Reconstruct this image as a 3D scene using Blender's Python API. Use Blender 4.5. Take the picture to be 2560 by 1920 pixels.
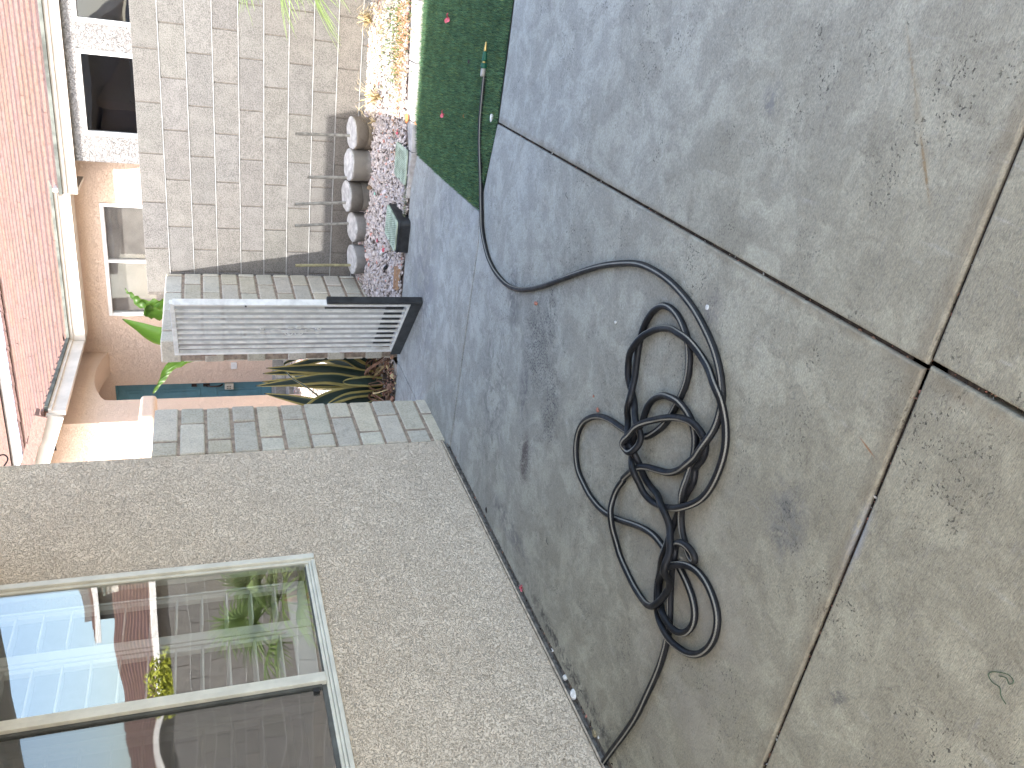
import bpy, bmesh, math, random
import numpy as np
from mathutils import Vector, Matrix
random.seed(7); rng = np.random.default_rng(11)
D = bpy.data
for o in list(D.objects): D.objects.remove(o)
S = bpy.context.scene
COL = S.collection

# ------------------------------------------------------------- camera
EYE = (0.0, 0.0, 1.41)
cam_d = D.cameras.new("camera"); cam = D.objects.new("camera", cam_d); COL.objects.link(cam)
cam_d.sensor_width = 36; cam_d.lens = 28.374; cam_d.clip_end = 400; cam_d.clip_start = 0.02
ROT = Matrix(((0.1348156, 0.8889859, 0.4376401), (-0.3266611, 0.4568558, -0.8273906), (-0.9354770, -0.0314149, 0.3519884)))
cam.matrix_world = Matrix.Translation(EYE) @ ROT.to_4x4()      # the phone was held on its side
S.camera = cam

# ------------------------------------------------------------- sky and sun
SUN_DIR = Vector((0.172, 0.85, -1.0)).normalized()             # the way the light travels
elev = math.asin(-SUN_DIR.z)
w = D.worlds.new("World"); S.world = w; w.use_nodes = True
nt = w.node_tree; nt.nodes.clear()
sky = nt.nodes.new('ShaderNodeTexSky'); sky.sky_type = 'NISHITA'; sky.sun_disc = False
sky.sun_elevation = elev; sky.sun_rotation = math.atan2(-SUN_DIR.x, -SUN_DIR.y)
sky.air_density = 1.0; sky.dust_density = 2.6; sky.ozone_density = 0.3
bg = nt.nodes.new('ShaderNodeBackground'); bg.inputs[1].default_value = 0.15
wo = nt.nodes.new('ShaderNodeOutputWorld')
nt.links.new(sky.outputs[0], bg.inputs[0]); nt.links.new(bg.outputs[0], wo.inputs[0])
sl = D.lights.new("sun", 'SUN'); sl.energy = 2.0; sl.angle = math.radians(0.5); sl.color = (1.0, 0.97, 0.93)
so = D.objects.new("sun", sl); COL.objects.link(so)
so.rotation_euler = SUN_DIR.to_track_quat('-Z', 'Y').to_euler(); so.location = (-3, -14, 18)
S.view_settings.view_transform = 'Standard'; S.view_settings.look = 'None'
S.view_settings.exposure = 2.42; S.view_settings.gamma = 1.0

# ------------------------------------------------------------- node helper
class NT:
    def __init__(s, name):
        s.m = D.materials.new(name); s.m.use_nodes = True; s.t = s.m.node_tree; s.t.nodes.clear()
        s.out = s.t.nodes.new('ShaderNodeOutputMaterial'); s.co = s.t.nodes.new('ShaderNodeTexCoord')
    def n(s, ty, ins=None, **kw):
        nd = s.t.nodes.new(ty)
        for k, v in kw.items(): setattr(nd, k, v)
        for k, v in (ins or {}).items(): s.put(nd.inputs[k], v)
        return nd
    def put(s, sock, v):
        if isinstance(v, bpy.types.NodeSocket): s.t.links.new(v, sock)
        elif isinstance(v, bpy.types.Node): s.t.links.new(v.outputs[0], sock)
        else:
            if sock.type == 'RGBA' and len(v) == 3: v = (*v, 1)
            sock.default_value = v
    def obj(s, scale=(1, 1, 1), loc=(0, 0, 0), rot=(0, 0, 0)):
        return s.n('ShaderNodeMapping', {0: s.co.outputs['Object'], 'Scale': scale, 'Location': loc, 'Rotation': rot}).outputs[0]
    def noise(s, vec, scale, detail=3, rough=0.55, dist=0.0, out=0):
        return s.n('ShaderNodeTexNoise', {'Vector': vec, 'Scale': scale, 'Detail': detail, 'Roughness': rough, 'Distortion': dist}).outputs[out]
    def vor(s, vec, scale, feature='F1', rnd=1.0, out=0):
        return s.n('ShaderNodeTexVoronoi', {'Vector': vec, 'Scale': scale, 'Randomness': rnd}, feature=feature).outputs[out]
    def ramp(s, fac, a, b, lo=0.0, hi=1.0):
        return s.n('ShaderNodeMapRange', {0: fac, 1: a, 2: b, 3: lo, 4: hi}, interpolation_type='SMOOTHSTEP').outputs[0]
    def math(s, op, a, b=0.0, c=0.0):
        nd = s.t.nodes.new('ShaderNodeMath'); nd.operation = op
        s.put(nd.inputs[0], a); s.put(nd.inputs[1], b); s.put(nd.inputs[2], c); return nd.outputs[0]
    def mix(s, fac, a, b, mode='MIX'):
        nd = s.t.nodes.new('ShaderNodeMix'); nd.data_type = 'RGBA'; nd.blend_type = mode
        s.put(nd.inputs[0], fac); s.put(nd.inputs[6], a); s.put(nd.inputs[7], b); return nd.outputs[2]
    def bump(s, h, dist=0.01, strength=1.0, nrm=None):
        i = {'Height': h, 'Distance': dist, 'Strength': strength}
        if nrm is not None: i['Normal'] = nrm
        return s.n('ShaderNodeBump', i).outputs[0]
    def fin(s, color, rough=0.8, nrm=None, spec=0.3, **kw):
        b = s.n('ShaderNodeBsdfPrincipled', {'Base Color': color, 'Roughness': rough, 'Specular IOR Level': spec})
        for k, v in kw.items(): s.put(b.inputs[k.replace('_', ' ')], v)
        if nrm is not None: s.put(b.inputs['Normal'], nrm)
        s.t.links.new(b.outputs[0], s.out.inputs[0]); return s.m

def simple(name, color, rough=0.6, var=0.25, scale=12, bump=0.0, bscale=80, spec=0.3, metal=0.0):
    t = NT(name); v = t.obj()
    n1 = t.noise(v, scale, 4, 0.6); f = t.ramp(n1, 0.3, 0.7, 1 - var, 1 + var * 0.6)
    c = t.mix(1.0, color, t.n('ShaderNodeCombineColor', {0: f, 1: f, 2: f}).outputs[0], 'MULTIPLY')
    nr = t.bump(t.noise(v, bscale, 3), bump) if bump else None
    return t.fin(c, rough, nr, spec, Metallic=metal)

TINTED = {'pink_concrete_tile', 'pink_tile_butt', 'grey_block', 'slump_block', 'pink_gravel_stone', 'turf_blade'}
# ------------------------------------------------------------- mesh helper
class MB:
    def __init__(s): s.v = []; s.f = []; s.m = []; s.c = []; s.uv = []
    def poly(s, pts, mi=0, col=None, uvs=None):
        i = len(s.v); s.v += [tuple(p) for p in pts]; s.f.append(tuple(range(i, i + len(pts)))); s.m.append(mi); s.c.append(col); s.uv.append(uvs)
    def add(s, vs, fs, mi=0, col=None):
        i = len(s.v); s.v += [tuple(p) for p in vs]
        for f in fs: s.f.append(tuple(i + k for k in f)); s.m.append(mi); s.c.append(col); s.uv.append(None)
    def box(s, x0, x1, y0, y1, z0, z1, mi=0, col=None, skip=''):
        vs = [(x0, y0, z0), (x1, y0, z0), (x1, y1, z0), (x0, y1, z0), (x0, y0, z1), (x1, y0, z1), (x1, y1, z1), (x0, y1, z1)]
        fs = dict(b=(0, 3, 2, 1), t=(4, 5, 6, 7), f=(0, 1, 5, 4), r=(1, 2, 6, 5), k=(2, 3, 7, 6), l=(3, 0, 4, 7))
        s.add(vs, [f for k, f in fs.items() if k not in skip], mi, col)
    def obox(s, a, b, width, height, up=(0, 0, 1), mi=0):       # bar from a to b
        a = Vector(a); b = Vector(b); d = (b - a).normalized(); u = Vector(up)
        sd = d.cross(u).normalized() * width / 2; u2 = sd.cross(d).normalized() * height / 2
        vs = [a - sd - u2, a + sd - u2, a + sd + u2, a - sd + u2, b - sd - u2, b + sd - u2, b + sd + u2, b - sd + u2]
        s.add(vs, [(0, 1, 2, 3)[::-1], (4, 5, 6, 7), (0, 1, 5, 4), (1, 2, 6, 5), (2, 3, 7, 6), (3, 0, 4, 7)], mi)
    def tube(s, pts, r, n=8, mi=0, cap=True, uvfn=None):
        pts = [Vector(p) for p in pts]; N = len(pts); base = len(s.v)
        rs = r if hasattr(r, '__len__') else [r] * N
        up = Vector((0, 0, 1)) if abs((pts[1] - pts[0]).normalized().z) < 0.9 else Vector((1, 0, 0))
        for i in range(N):
            d = (pts[min(i + 1, N - 1)] - pts[max(i - 1, 0)]).normalized()
            u = (up - d * up.dot(d)).normalized(); sd = d.cross(u); up = u if abs(d.z) > 0.8 or r.__class__ is list else up
            for k in range(n):
                a = 2 * math.pi * k / n
                s.v.append(tuple(pts[i] + (u * math.cos(a) + sd * math.sin(a)) * rs[i]))
        for i in range(N - 1):
            for k in range(n):
                k2 = (k + 1) % n
                s.f.append((base + i * n + k, base + i * n + k2, base + (i + 1) * n + k2, base + (i + 1) * n + k)); s.m.append(mi); s.c.append(None)
                s.uv.append(((k / n, i), ((k + 1) / n, i), ((k + 1) / n, i + 1), (k / n, i + 1)) if uvfn else None)
        if cap:
            s.f.append(tuple(base + k for k in range(n))[::-1]); s.m.append(mi); s.c.append(None); s.uv.append(None)
            s.f.append(tuple(base + (N - 1) * n + k for k in range(n))); s.m.append(mi); s.c.append(None); s.uv.append(None)
    def lathe(s, prof, n=32, c=(0, 0, 0), mi=0):               # prof: (r, z) list
        b = len(s.v); m = len(prof)
        for r, z in prof:
            for k in range(n):
                a = 2 * math.pi * k / n; s.v.append((c[0] + r * math.cos(a), c[1] + r * math.sin(a), c[2] + z))
        for i in range(m - 1):
            for k in range(n):
                k2 = (k + 1) % n; s.f.append((b + i * n + k, b + i * n + k2, b + (i + 1) * n + k2, b + (i + 1) * n + k)); s.m.append(mi); s.c.append(None); s.uv.append(None)
        s.f.append(tuple(b + k for k in range(n))[::-1]); s.m.append(mi); s.c.append(None); s.uv.append(None)
        s.f.append(tuple(b + (m - 1) * n + k for k in range(n))); s.m.append(mi); s.c.append(None); s.uv.append(None)
    def build(s, name, mats, parent=None, smooth=False, bevel=0, loc=None, seg=2):
        me = D.meshes.new(name); me.from_pydata(s.v, [], s.f)
        for m_ in (mats if isinstance(mats, (list, tuple)) else [mats]): me.materials.append(m_)
        me.polygons.foreach_set('material_index', s.m)
        if any(c is not None for c in s.c) or any(m_.name in TINTED for m_ in me.materials):
            at = me.color_attributes.new('tint', 'FLOAT_COLOR', 'CORNER'); arr = []
            for f, c in zip(s.f, s.c):
                v = (1, 1, 1, 1) if c is None else (c, c, c, 1) if not hasattr(c, '__len__') else (*c, 1)
                arr += list(v) * len(f)
            at.data.foreach_set('color', arr)
        if any(u is not None for u in s.uv):
            ul = me.uv_layers.new(name='UVMap'); arr = []
            for f, u in zip(s.f, s.uv):
                for k in range(len(f)): arr += list(u[k]) if u else [0, 0]
            ul.data.foreach_set('uv', arr)
        if bevel or smooth == 'fix':
            bm = bmesh.new(); bm.from_mesh(me); bmesh.ops.remove_doubles(bm, verts=bm.verts, dist=1e-5 if smooth == 'fix' else 1e-9)
            bmesh.ops.recalc_face_normals(bm, faces=bm.faces); bm.to_mesh(me); bm.free()
        if smooth: me.polygons.foreach_set('use_smooth', [True] * len(me.polygons))
        me.update(); o = D.objects.new(name, me); COL.objects.link(o)
        if loc is not None:
            me.transform(Matrix.Translation(-Vector(loc))); o.location = loc
        if bevel:
            md = o.modifiers.new('bevel', 'BEVEL'); md.width = bevel; md.segments = seg; md.limit_method = 'ANGLE'; md.angle_limit = math.radians(40)
        if parent is not None:
            o.parent = parent
            o.matrix_parent_inverse = parent.matrix_world.inverted()
        return o

def tag(o, label, cat, group=None, kind=None):
    o['label'] = label; o['category'] = cat
    if group: o['group'] = group
    if kind: o['kind'] = kind
    return o
def struct(o): o['kind'] = 'structure'; return o
def thing(name, label, cat, loc=(0, 0, 0), group=None):
    o = D.objects.new(name, None); COL.objects.link(o); o.location = loc; o.empty_display_size = 0.1
    tag(o, label, cat, group); bpy.context.view_layer.update(); return o
def np_mesh(name, V, F, mats, mi=None, smooth=False, tint=None, parent=None):
    me = D.meshes.new(name); V = np.asarray(V, dtype=np.float32); F = np.asarray(F, dtype=np.int32); k = F.shape[1]
    me.vertices.add(len(V)); me.vertices.foreach_set('co', V.ravel())
    me.loops.add(F.size); me.loops.foreach_set('vertex_index', F.ravel())
    me.polygons.add(len(F)); me.polygons.foreach_set('loop_start', np.arange(0, F.size, k, dtype=np.int32)); me.polygons.foreach_set('loop_total', np.full(len(F), k, dtype=np.int32))
    for m_ in mats: me.materials.append(m_)
    if mi is not None: me.polygons.foreach_set('material_index', np.asarray(mi, dtype=np.int32))
    me.polygons.foreach_set('use_smooth', np.full(len(F), bool(smooth)))
    if tint is not None:
        at = me.color_attributes.new('tint', 'FLOAT_COLOR', 'POINT'); c = np.ones((len(V), 4), dtype=np.float32); c[:, :3] = np.asarray(tint).reshape(len(V), -1); at.data.foreach_set('color', c.ravel())
    me.update(calc_edges=True); me.validate()
    o = D.objects.new(name, me); COL.objects.link(o)
    if parent is not None: o.parent = parent; o.matrix_parent_inverse = parent.matrix_world.inverted()
    return o
def catmull(pts, n=6):
    P = [Vector(p) for p in pts]; out = []
    for i in range(len(P) - 1):
        a, b, c, d = P[max(i - 1, 0)], P[i], P[i + 1], P[min(i + 2, len(P) - 1)]
        for k in range(n):
            t = k / n; out.append(0.5 * ((2 * b) + (c - a) * t + (2 * a - 5 * b + 4 * c - d) * t * t + (3 * b - a - 3 * c + d) * t ** 3))
    out.append(P[-1]); return out
XS = -2.646      # plane of the house wall and of the gate wall
YW = 7.32        # face of the long block wall
# ------------------------------------------------------------- materials
def concrete_mat():
    t = NT('patio_concrete'); v = t.obj()
    x, y, z = (t.n('ShaderNodeSeparateXYZ', {0: t.co.outputs['Object']}).outputs[i] for i in range(3))
    wv = t.n('ShaderNodeVectorMath', {0: v, 1: t.n('ShaderNodeVectorMath', {0: t.noise(v, 3.0, 4, 0.6, out=1), 1: (0.35, 0.35, 0.35)}, operation='MULTIPLY').outputs[0]}, operation='ADD').outputs[0]
    big = t.noise(v, 1.6, 5, 0.6); mid = t.noise(wv, 7, 6, 0.68); fine = t.noise(v, 60, 4, 0.7)
    st = t.noise(t.obj((14, 90, 1), rot=(0, 0, 0.5)), 1.0, 5, 0.7, 0.6)     # trowel and broom streaks
    st2 = t.noise(t.obj((40, 7, 1), rot=(0, 0, 0.25)), 1.0, 4, 0.65, 0.5)
    near = t.ramp(t.math('ADD', t.math('ADD', y, t.math('MULTIPLY', x, 0.45)), t.math('MULTIPLY', t.math('SUBTRACT', t.noise(v, 1.1, 3), 0.5), 1.0)), 0.3, 3.4)  # slab colour graded to imitate bluer, brighter light away from viewer and wall
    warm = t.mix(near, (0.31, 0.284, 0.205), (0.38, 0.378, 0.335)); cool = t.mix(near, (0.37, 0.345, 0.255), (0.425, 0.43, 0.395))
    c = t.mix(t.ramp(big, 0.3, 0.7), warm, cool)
    c = t.mix(t.ramp(mid, 0.36, 0.58, 0, 0.7), c, t.mix(1.0, c, (0.68, 0.67, 0.67), 'MULTIPLY'))
    c = t.mix(t.ramp(t.noise(wv, 15, 6, 0.75), 0.50, 0.66, 0, 0.4), c, t.mix(1.0, c, (0.62, 0.60, 0.60), 'MULTIPLY'))
    c = t.mix(t.ramp(t.noise(wv, 3.2, 5, 0.7), 0.56, 0.7, 0, 0.3), c, t.mix(1.0, c, (1.25, 1.25, 1.25), 'MULTIPLY'))
    c = t.mix(t.ramp(st, 0.55, 0.75, 0, 0.35), c, (0.25, 0.24, 0.23))
    slit = t.noise(t.obj((110, 420, 1), rot=(0, 0, 0.3)), 1.0, 2, 0.6, 0.3)
    c = t.mix(t.ramp(slit, 0.60, 0.72, 0, 0.45), c, (0.17, 0.165, 0.16))
    c = t.mix(t.ramp(st2, 0.6, 0.8, 0, 0.35), c, (0.45, 0.44, 0.42))
    c = t.mix(t.ramp(fine, 0.46, 0.72, 0, 0.5), c, t.mix(1.0, c, (0.62, 0.62, 0.63), 'MULTIPLY'))
    gr = t.noise(t.obj((130, 190, 1), rot=(0, 0, 0.3)), 1.0, 3, 0.7); c = t.mix(1.0, c, t.n('ShaderNodeCombineColor', {0: t.ramp(gr, 0.3, 0.7, 0.82, 1.17), 1: t.ramp(gr, 0.3, 0.7, 0.82, 1.17), 2: t.ramp(gr, 0.3, 0.7, 0.83, 1.16)}).outputs[0], 'MULTIPLY')
    # clouds of black pits
    clus = t.ramp(t.noise(t.obj((1, 1, 1), (3, 1, 0)), 3.2, 4, 0.65), 0.50, 0.62)
    pit = t.ramp(t.noise(v, 125, 3, 0.6), 0.575, 0.62)
    pit = t.math('MULTIPLY', pit, t.ramp(t.noise(v, 24, 4), 0.48, 0.56))
    pit2 = t.ramp(t.noise(v, 105, 3, 0.65), 0.52, 0.58)
    pf = t.math('MULTIPLY', pit, t.math('ADD', t.math('MULTIPLY', clus, 0.7), 0.10))
    c = t.mix(pf, c, (0.03, 0.027, 0.024))
    def spot(cx, cy, rx, ry, ang, col, amt, nscale=25, lo=0.35, hi=0.6, dots=False):
        nonlocal c
        m = t.n('ShaderNodeMapping', {0: t.co.outputs['Object'], 'Location': (cx, cy, 0), 'Rotation': (0, 0, ang), 'Scale': (rx, ry, 1)}, vector_type='TEXTURE').outputs[0]
        sx = t.n('ShaderNodeSeparateXYZ', {0: m}); d = t.math('SQRT', t.math('ADD', t.math('MULTIPLY', sx.outputs[0], sx.outputs[0]), t.math('MULTIPLY', sx.outputs[1], sx.outputs[1])))
        f = t.math('MULTIPLY', t.ramp(d, 0.25, 1.0, 1, 0), t.ramp(t.noise(wv, nscale, 5, 0.72), lo, hi))
        if dots: f = t.math('MULTIPLY', f, t.math('MAXIMUM', pit2, 0.28))
        c = t.mix(t.math('MULTIPLY', f, amt), c, col)
    spot(-2.01, 3.02, 0.20, 0.09, 0.1, (0.05, 0.04, 0.04), 1.0, 22, 0.32, 0.5, True)
    spot(-2.0, 3.03, 0.17, 0.06, 0.1, (0.09, 0.07, 0.065), 0.85, 20, 0.36, 0.58)
    spot(-1.72, 3.15, 0.22, 0.10, 0.3, (0.12, 0.115, 0.12), 0.7, 16, 0.4, 0.6)
    spot(-1.25, 3.0, 0.3, 0.12, 0.1, (0.04, 0.04, 0.045), 0.9, 18, 0.42, 0.56, True)
    spot(-1.2, 4.75, 0.5, 0.3, 0, (0.22, 0.22, 0.22), 0.5, 12, 0.42, 0.6)
    spot(-2.0, 5.0, 0.4, 0.15, 0.2, (0.15, 0.145, 0.145), 0.6, 16, 0.42, 0.6)
    spot(-1.45, 3.1, 0.35, 0.22, 0.4, (0.05, 0.05, 0.055), 1.0, 16, 0.34, 0.52, True)
    spot(-1.62, 2.85, 0.3, 0.14, 0.2, (0.05, 0.05, 0.055), 1.0, 20, 0.34, 0.52, True)
    spot(-1.35, 3.45, 0.25, 0.12, 0.3, (0.10, 0.10, 0.10), 0.6, 14, 0.4, 0.6)
    spot(-1.9, 3.55, 0.5, 0.25, 0.2, (0.12, 0.12, 0.12), 0.6, 14, 0.45, 0.65)
    spot(-1.15, 1.36, 0.17, 0.12, 0.3, (0.15, 0.15, 0.15), 0.6, 18, 0.35, 0.65)
    spot(-1.15, 1.36, 0.12, 0.08, 0, (0.05, 0.05, 0.05), 0.9, 30, 0.42, 0.6, True)
    spot(-0.78, 1.90, 0.10, 0.08, 0, (0.15, 0.14, 0.14), 0.6, 22, 0.35, 0.65)
    spot(-1.43, 1.02, 0.05, 0.04, 0, (0.07, 0.07, 0.08), 0.6, 40, 0.4, 0.6)
    spot(-0.17, 1.87, 0.07, 0.06, 0, (0.14, 0.14, 0.15), 0.6, 26, 0.42, 0.62)
    spot(-2.45, 3.1, 0.10, 0.45, 0, (0.13, 0.125, 0.125), 0.75, 16, 0.4, 0.6)
    spot(-2.56, 2.2, 0.06, 0.9, 0, (0.06, 0.055, 0.05), 0.9, 22, 0.42, 0.62)
    spot(-0.80, 4.35, 0.7, 0.5, 0, (0.5, 0.5, 0.52), 0.25, 8, 0.4, 0.6)
    spot(-0.04, 1.437, 0.13, 0.005, 0.60, (0.24, 0.17, 0.09), 0.7, 50, 0.35, 0.6)
    spot(-0.22, 1.315, 0.10, 0.006, 0.60, (0.22, 0.14, 0.06), 0.8, 50, 0.3, 0.55)
    spot(-0.13, 1.375, 0.26, 0.018, 0.60, (0.24, 0.19, 0.12), 0.4, 30, 0.35, 0.6)
    spot(-0.83, 1.20, 0.04, 0.004, 1.26, (0.26, 0.12, 0.05), 0.9, 60, 0.2, 0.5)
    spot(-1.05, 1.135, 0.16, 0.03, 0, (0.30, 0.32, 0.34), 0.8, 30, 0.35, 0.55)
    spot(-1.9, 5.1, 0.8, 0.5, 0.3, (0.2, 0.195, 0.2), 0.7, 9, 0.42, 0.6)
    spot(-1.75, 1.6, 0.8, 0.5, 0.3, (0.30, 0.27, 0.22), 0.6, 4, 0.35, 0.6)
    # brown silt beside the open joints
    for e, off, wd in ((y, 1.15, 0.045), (x, -0.605, 0.03)):
        d = t.math('ABSOLUTE', t.math('SUBTRACT', e, off))
        f = t.math('MULTIPLY', t.ramp(d, 0.0, wd, 1, 0), t.ramp(t.noise(v, 12, 4, 0.6), 0.3, 0.6, 0.15, 0.6))
        c = t.mix(f, c, (0.19, 0.155, 0.105))
    cr = t.ramp(t.vor(t.n('ShaderNodeVectorMath', {0: v, 1: t.n('ShaderNodeVectorMath', {0: t.noise(v, 6, 4, out=1), 1: (0.3, 0.3, 0.3)}, operation='MULTIPLY').outputs[0]}, operation='ADD').outputs[0], 2.1, 'DISTANCE_TO_EDGE'), 0.0, 0.004, 1, 0)
    c = t.mix(t.math('MULTIPLY', cr, t.ramp(t.noise(v, 2.2, 2), 0.5, 0.6, 0, 0.5)), c, (0.12, 0.115, 0.11))
    h = t.math('ADD', t.math('MULTIPLY', fine, 0.35), t.math('ADD', t.math('MULTIPLY', st, 0.6), t.math('MULTIPLY', mid, 0.8)))
    h = t.math('SUBTRACT', h, t.math('MULTIPLY', pf, 0.8))
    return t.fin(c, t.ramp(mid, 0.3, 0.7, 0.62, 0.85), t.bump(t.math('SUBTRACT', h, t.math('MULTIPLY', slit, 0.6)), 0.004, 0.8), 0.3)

def stucco_mat(name, col, dark, scale=1.0, depth=0.006):
    t = NT(name); v = t.obj()
    wv = t.n('ShaderNodeVectorMath', {0: v, 1: t.n('ShaderNodeVectorMath', {0: t.noise(v, 30 * scale, 3, 0.6, out=1), 1: (0.03 / scale,) * 3}, operation='MULTIPLY').outputs[0]}, operation='ADD').outputs[0]
    a = t.noise(wv, 112 * scale, 4, 0.62, 0.9); b = t.noise(v, 9 * scale, 3, 0.55)
    isl = t.ramp(t.math('ADD', a, t.math('MULTIPLY', t.math('SUBTRACT', b, 0.5), 0.2)), 0.455, 0.515)   # trowelled islands
    sand = t.noise(v, 260 * scale, 2, 0.6)
    edge = t.math('MULTIPLY', isl, t.math('SUBTRACT', 1.0, isl))
    c = t.mix(isl, t.mix(0.10, col, dark), col)
    c = t.mix(t.math('MULTIPLY', edge, 2.6), c, dark)  # shading at the island edges painted in as dark lines
    c = t.mix(t.ramp(t.noise(v, 1.3, 4, 0.6), 0.35, 0.7, 0, 0.15), c, dark)
    c = t.mix(t.ramp(sand, 0.6, 0.8, 0, 0.35), c, dark)
    h = t.math('ADD', isl, t.math('MULTIPLY', sand, 0.22))
    return t.fin(c, 0.9, t.bump(h, depth * 1.8, 1.0), 0.15)

def block_mat(name, col, spotc, tintk=0.8, bump=0.004, fs=220, stain=None):
    t = NT(name); v = t.obj()
    at = t.n('ShaderNodeVertexColor', layer_name='tint')
    n1 = t.noise(v, fs, 3, 0.7); n2 = t.noise(v, 9, 4, 0.6); n3 = t.vor(v, fs * 0.6)
    c = t.mix(t.ramp(n1, 0.42, 0.62, 0, 0.75), col, spotc)
    c = t.mix(t.ramp(n2, 0.4, 0.7, 0, 0.35), c, tuple(min(1, k * 1.25) for k in col))
    c = t.mix(t.ramp(n3, 0.0, 0.25, 0.35, 0), c, spotc)
    if stain: c = t.mix(t.ramp(t.noise(v, 14, 5, 0.7), 0.52, 0.7, 0, 0.6), c, stain)
    c = t.mix(tintk, c, t.mix(1.0, c, at.outputs[0], 'MULTIPLY'))
    h = t.math('ADD', n1, t.math('MULTIPLY', t.noise(v, 30, 4, 0.6), 0.7))
    return t.fin(c, 0.92, t.bump(h, bump, 0.8), 0.15)

M = {}
M['concrete'] = concrete_mat()
M['stucco'] = stucco_mat('house_stucco', (0.80, 0.675, 0.525), (0.40, 0.315, 0.235))
M['pink'] = stucco_mat('neighbour_stucco', (0.80, 0.615, 0.475), (0.66, 0.49, 0.375), 0.55, 0.0022)
M['white_stucco'] = stucco_mat('pale_stucco', (0.30, 0.285, 0.27), (0.19, 0.176, 0.165), 0.4, 0.008)
M['cmu'] = block_mat('grey_block', (0.182, 0.175, 0.163), (0.080, 0.075, 0.069), 0.7, 0.005, 115)
M['mortar_pale'] = simple('pale_mortar', (0.33, 0.325, 0.31), 0.9, 0.2, 30, 0.002)
M['slump'] = block_mat('slump_block', (0.53, 0.49, 0.405), (0.38, 0.345, 0.28), 0.75, 0.005, 90, (0.33, 0.31, 0.27))
M['mortar_brown'] = simple('brown_mortar', (0.30, 0.235, 0.18), 0.95, 0.35, 25, 0.002)
M['alu'] = simple('white_aluminium', (0.66, 0.645, 0.56), 0.4, 0.12, 9, 0, spec=0.5)
M['alu_dark'] = simple('grey_track', (0.10, 0.105, 0.10), 0.5, 0.3, 9)
M['white'] = simple('white_paint', (0.72, 0.71, 0.68), 0.5, 0.12, 8)
M['fascia'] = simple('cream_fascia', (0.66, 0.60, 0.52), 0.6, 0.12, 4, 0.001)
M['eave_strip'] = simple('dark_eave_strip', (0.13, 0.14, 0.12), 0.7, 0.5, 6)  # dark colour stands for the shaded recess under the tile edge
M['rubber'] = simple('black_rubber', (0.022, 0.023, 0.025), 0.55, 0.5, 14, 0.001, 40)
M['rust'] = simple('rusty_steel', (0.20, 0.09, 0.05), 0.8, 0.5, 60)
M['teal'] = simple('teal_paint', (0.11, 0.245, 0.29), 0.5, 0.15, 5)
M['dark'] = simple('dark_bronze', (0.03, 0.022, 0.02), 0.4, 0.3, 20)
M['soil'] = simple('dark_soil', (0.045, 0.034, 0.026), 0.95, 0.6, 40, 0.006, 60)
M['steel'] = simple('galvanised_steel', (0.30, 0.29, 0.26), 0.45, 0.35, 30, 0, spec=0.5, metal=0.2)
M['steel_yellow'] = simple('brassy_steel', (0.40, 0.37, 0.22), 0.45, 0.3, 30, 0, spec=0.5, metal=0.5)
M['brass'] = simple('brass', (0.60, 0.42, 0.16), 0.3, 0.2, 30, metal=0.9)
M['greenplastic'] = simple('green_plastic', (0.015, 0.10, 0.06), 0.4, 0.2, 30)
M['lid'] = simple('faded_green_plastic', (0.36, 0.42, 0.32), 0.7, 0.35, 16, 0.001)
M['lid_dk'] = simple('green_lid_diamonds', (0.24, 0.29, 0.21), 0.7, 0.35, 16)
M['petal'] = simple('pink_petal', (0.62, 0.13, 0.16), 0.6, 0.3, 60)
M['stone_red'] = simple('red_stone', (0.40, 0.18, 0.13), 0.85, 0.3, 90, 0.001)
M['stone_white'] = simple('white_stone', (0.66, 0.65, 0.62), 0.8, 0.2, 90, 0.001)
M['straw'] = simple('dry_straw', (0.55, 0.42, 0.22), 0.8, 0.4, 20)
M['brownleaf'] = simple('dead_leaf', (0.26, 0.15, 0.10), 0.8, 0.5, 20)
M['weed'] = simple('green_weed', (0.09, 0.15, 0.04), 0.7, 0.4, 20)
M['orange'] = simple('orange_litter', (0.62, 0.22, 0.08), 0.7, 0.3, 40)

def bucket_mat(name, col, band):
    t = NT(name); v = t.obj(); z = t.n('ShaderNodeSeparateXYZ', {0: t.co.outputs['Object']}).outputs[2]
    wz = t.math('ADD', z, t.math('MULTIPLY', t.math('SUBTRACT', t.noise(v, 9, 3), 0.5), 0.08))
    c = t.mix(t.ramp(wz, 0.09, 0.12), col, band)
    c = t.mix(t.ramp(t.noise(v, 22, 5, 0.7), 0.4, 0.7, 0, 0.5), c, tuple(k * 0.6 for k in col))
    c = t.mix(t.ramp(t.vor(v, 90), 0.05, 0.14, 0.7, 0), c, (0.06, 0.055, 0.05))
    return t.fin(c, 0.9, t.bump(t.noise(v, 70, 4, 0.7), 0.004, 0.6), 0.2)
M['b_brown'] = bucket_mat('cast_concrete_tan', (0.24, 0.20, 0.155), (0.22, 0.19, 0.155))
M['b_pale'] = bucket_mat('cast_concrete_two_tone', (0.34, 0.32, 0.30), (0.24, 0.22, 0.19))
M['b_dark'] = bucket_mat('cast_concrete_taupe', (0.20, 0.185, 0.165), (0.18, 0.165, 0.145))
M['b_grey'] = bucket_mat('cast_concrete_grey', (0.27, 0.26, 0.25), (0.26, 0.25, 0.24))
M['b_top'] = simple('cast_concrete_top', (0.46, 0.45, 0.43), 0.9, 0.3, 18, 0.005, 50)

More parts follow.
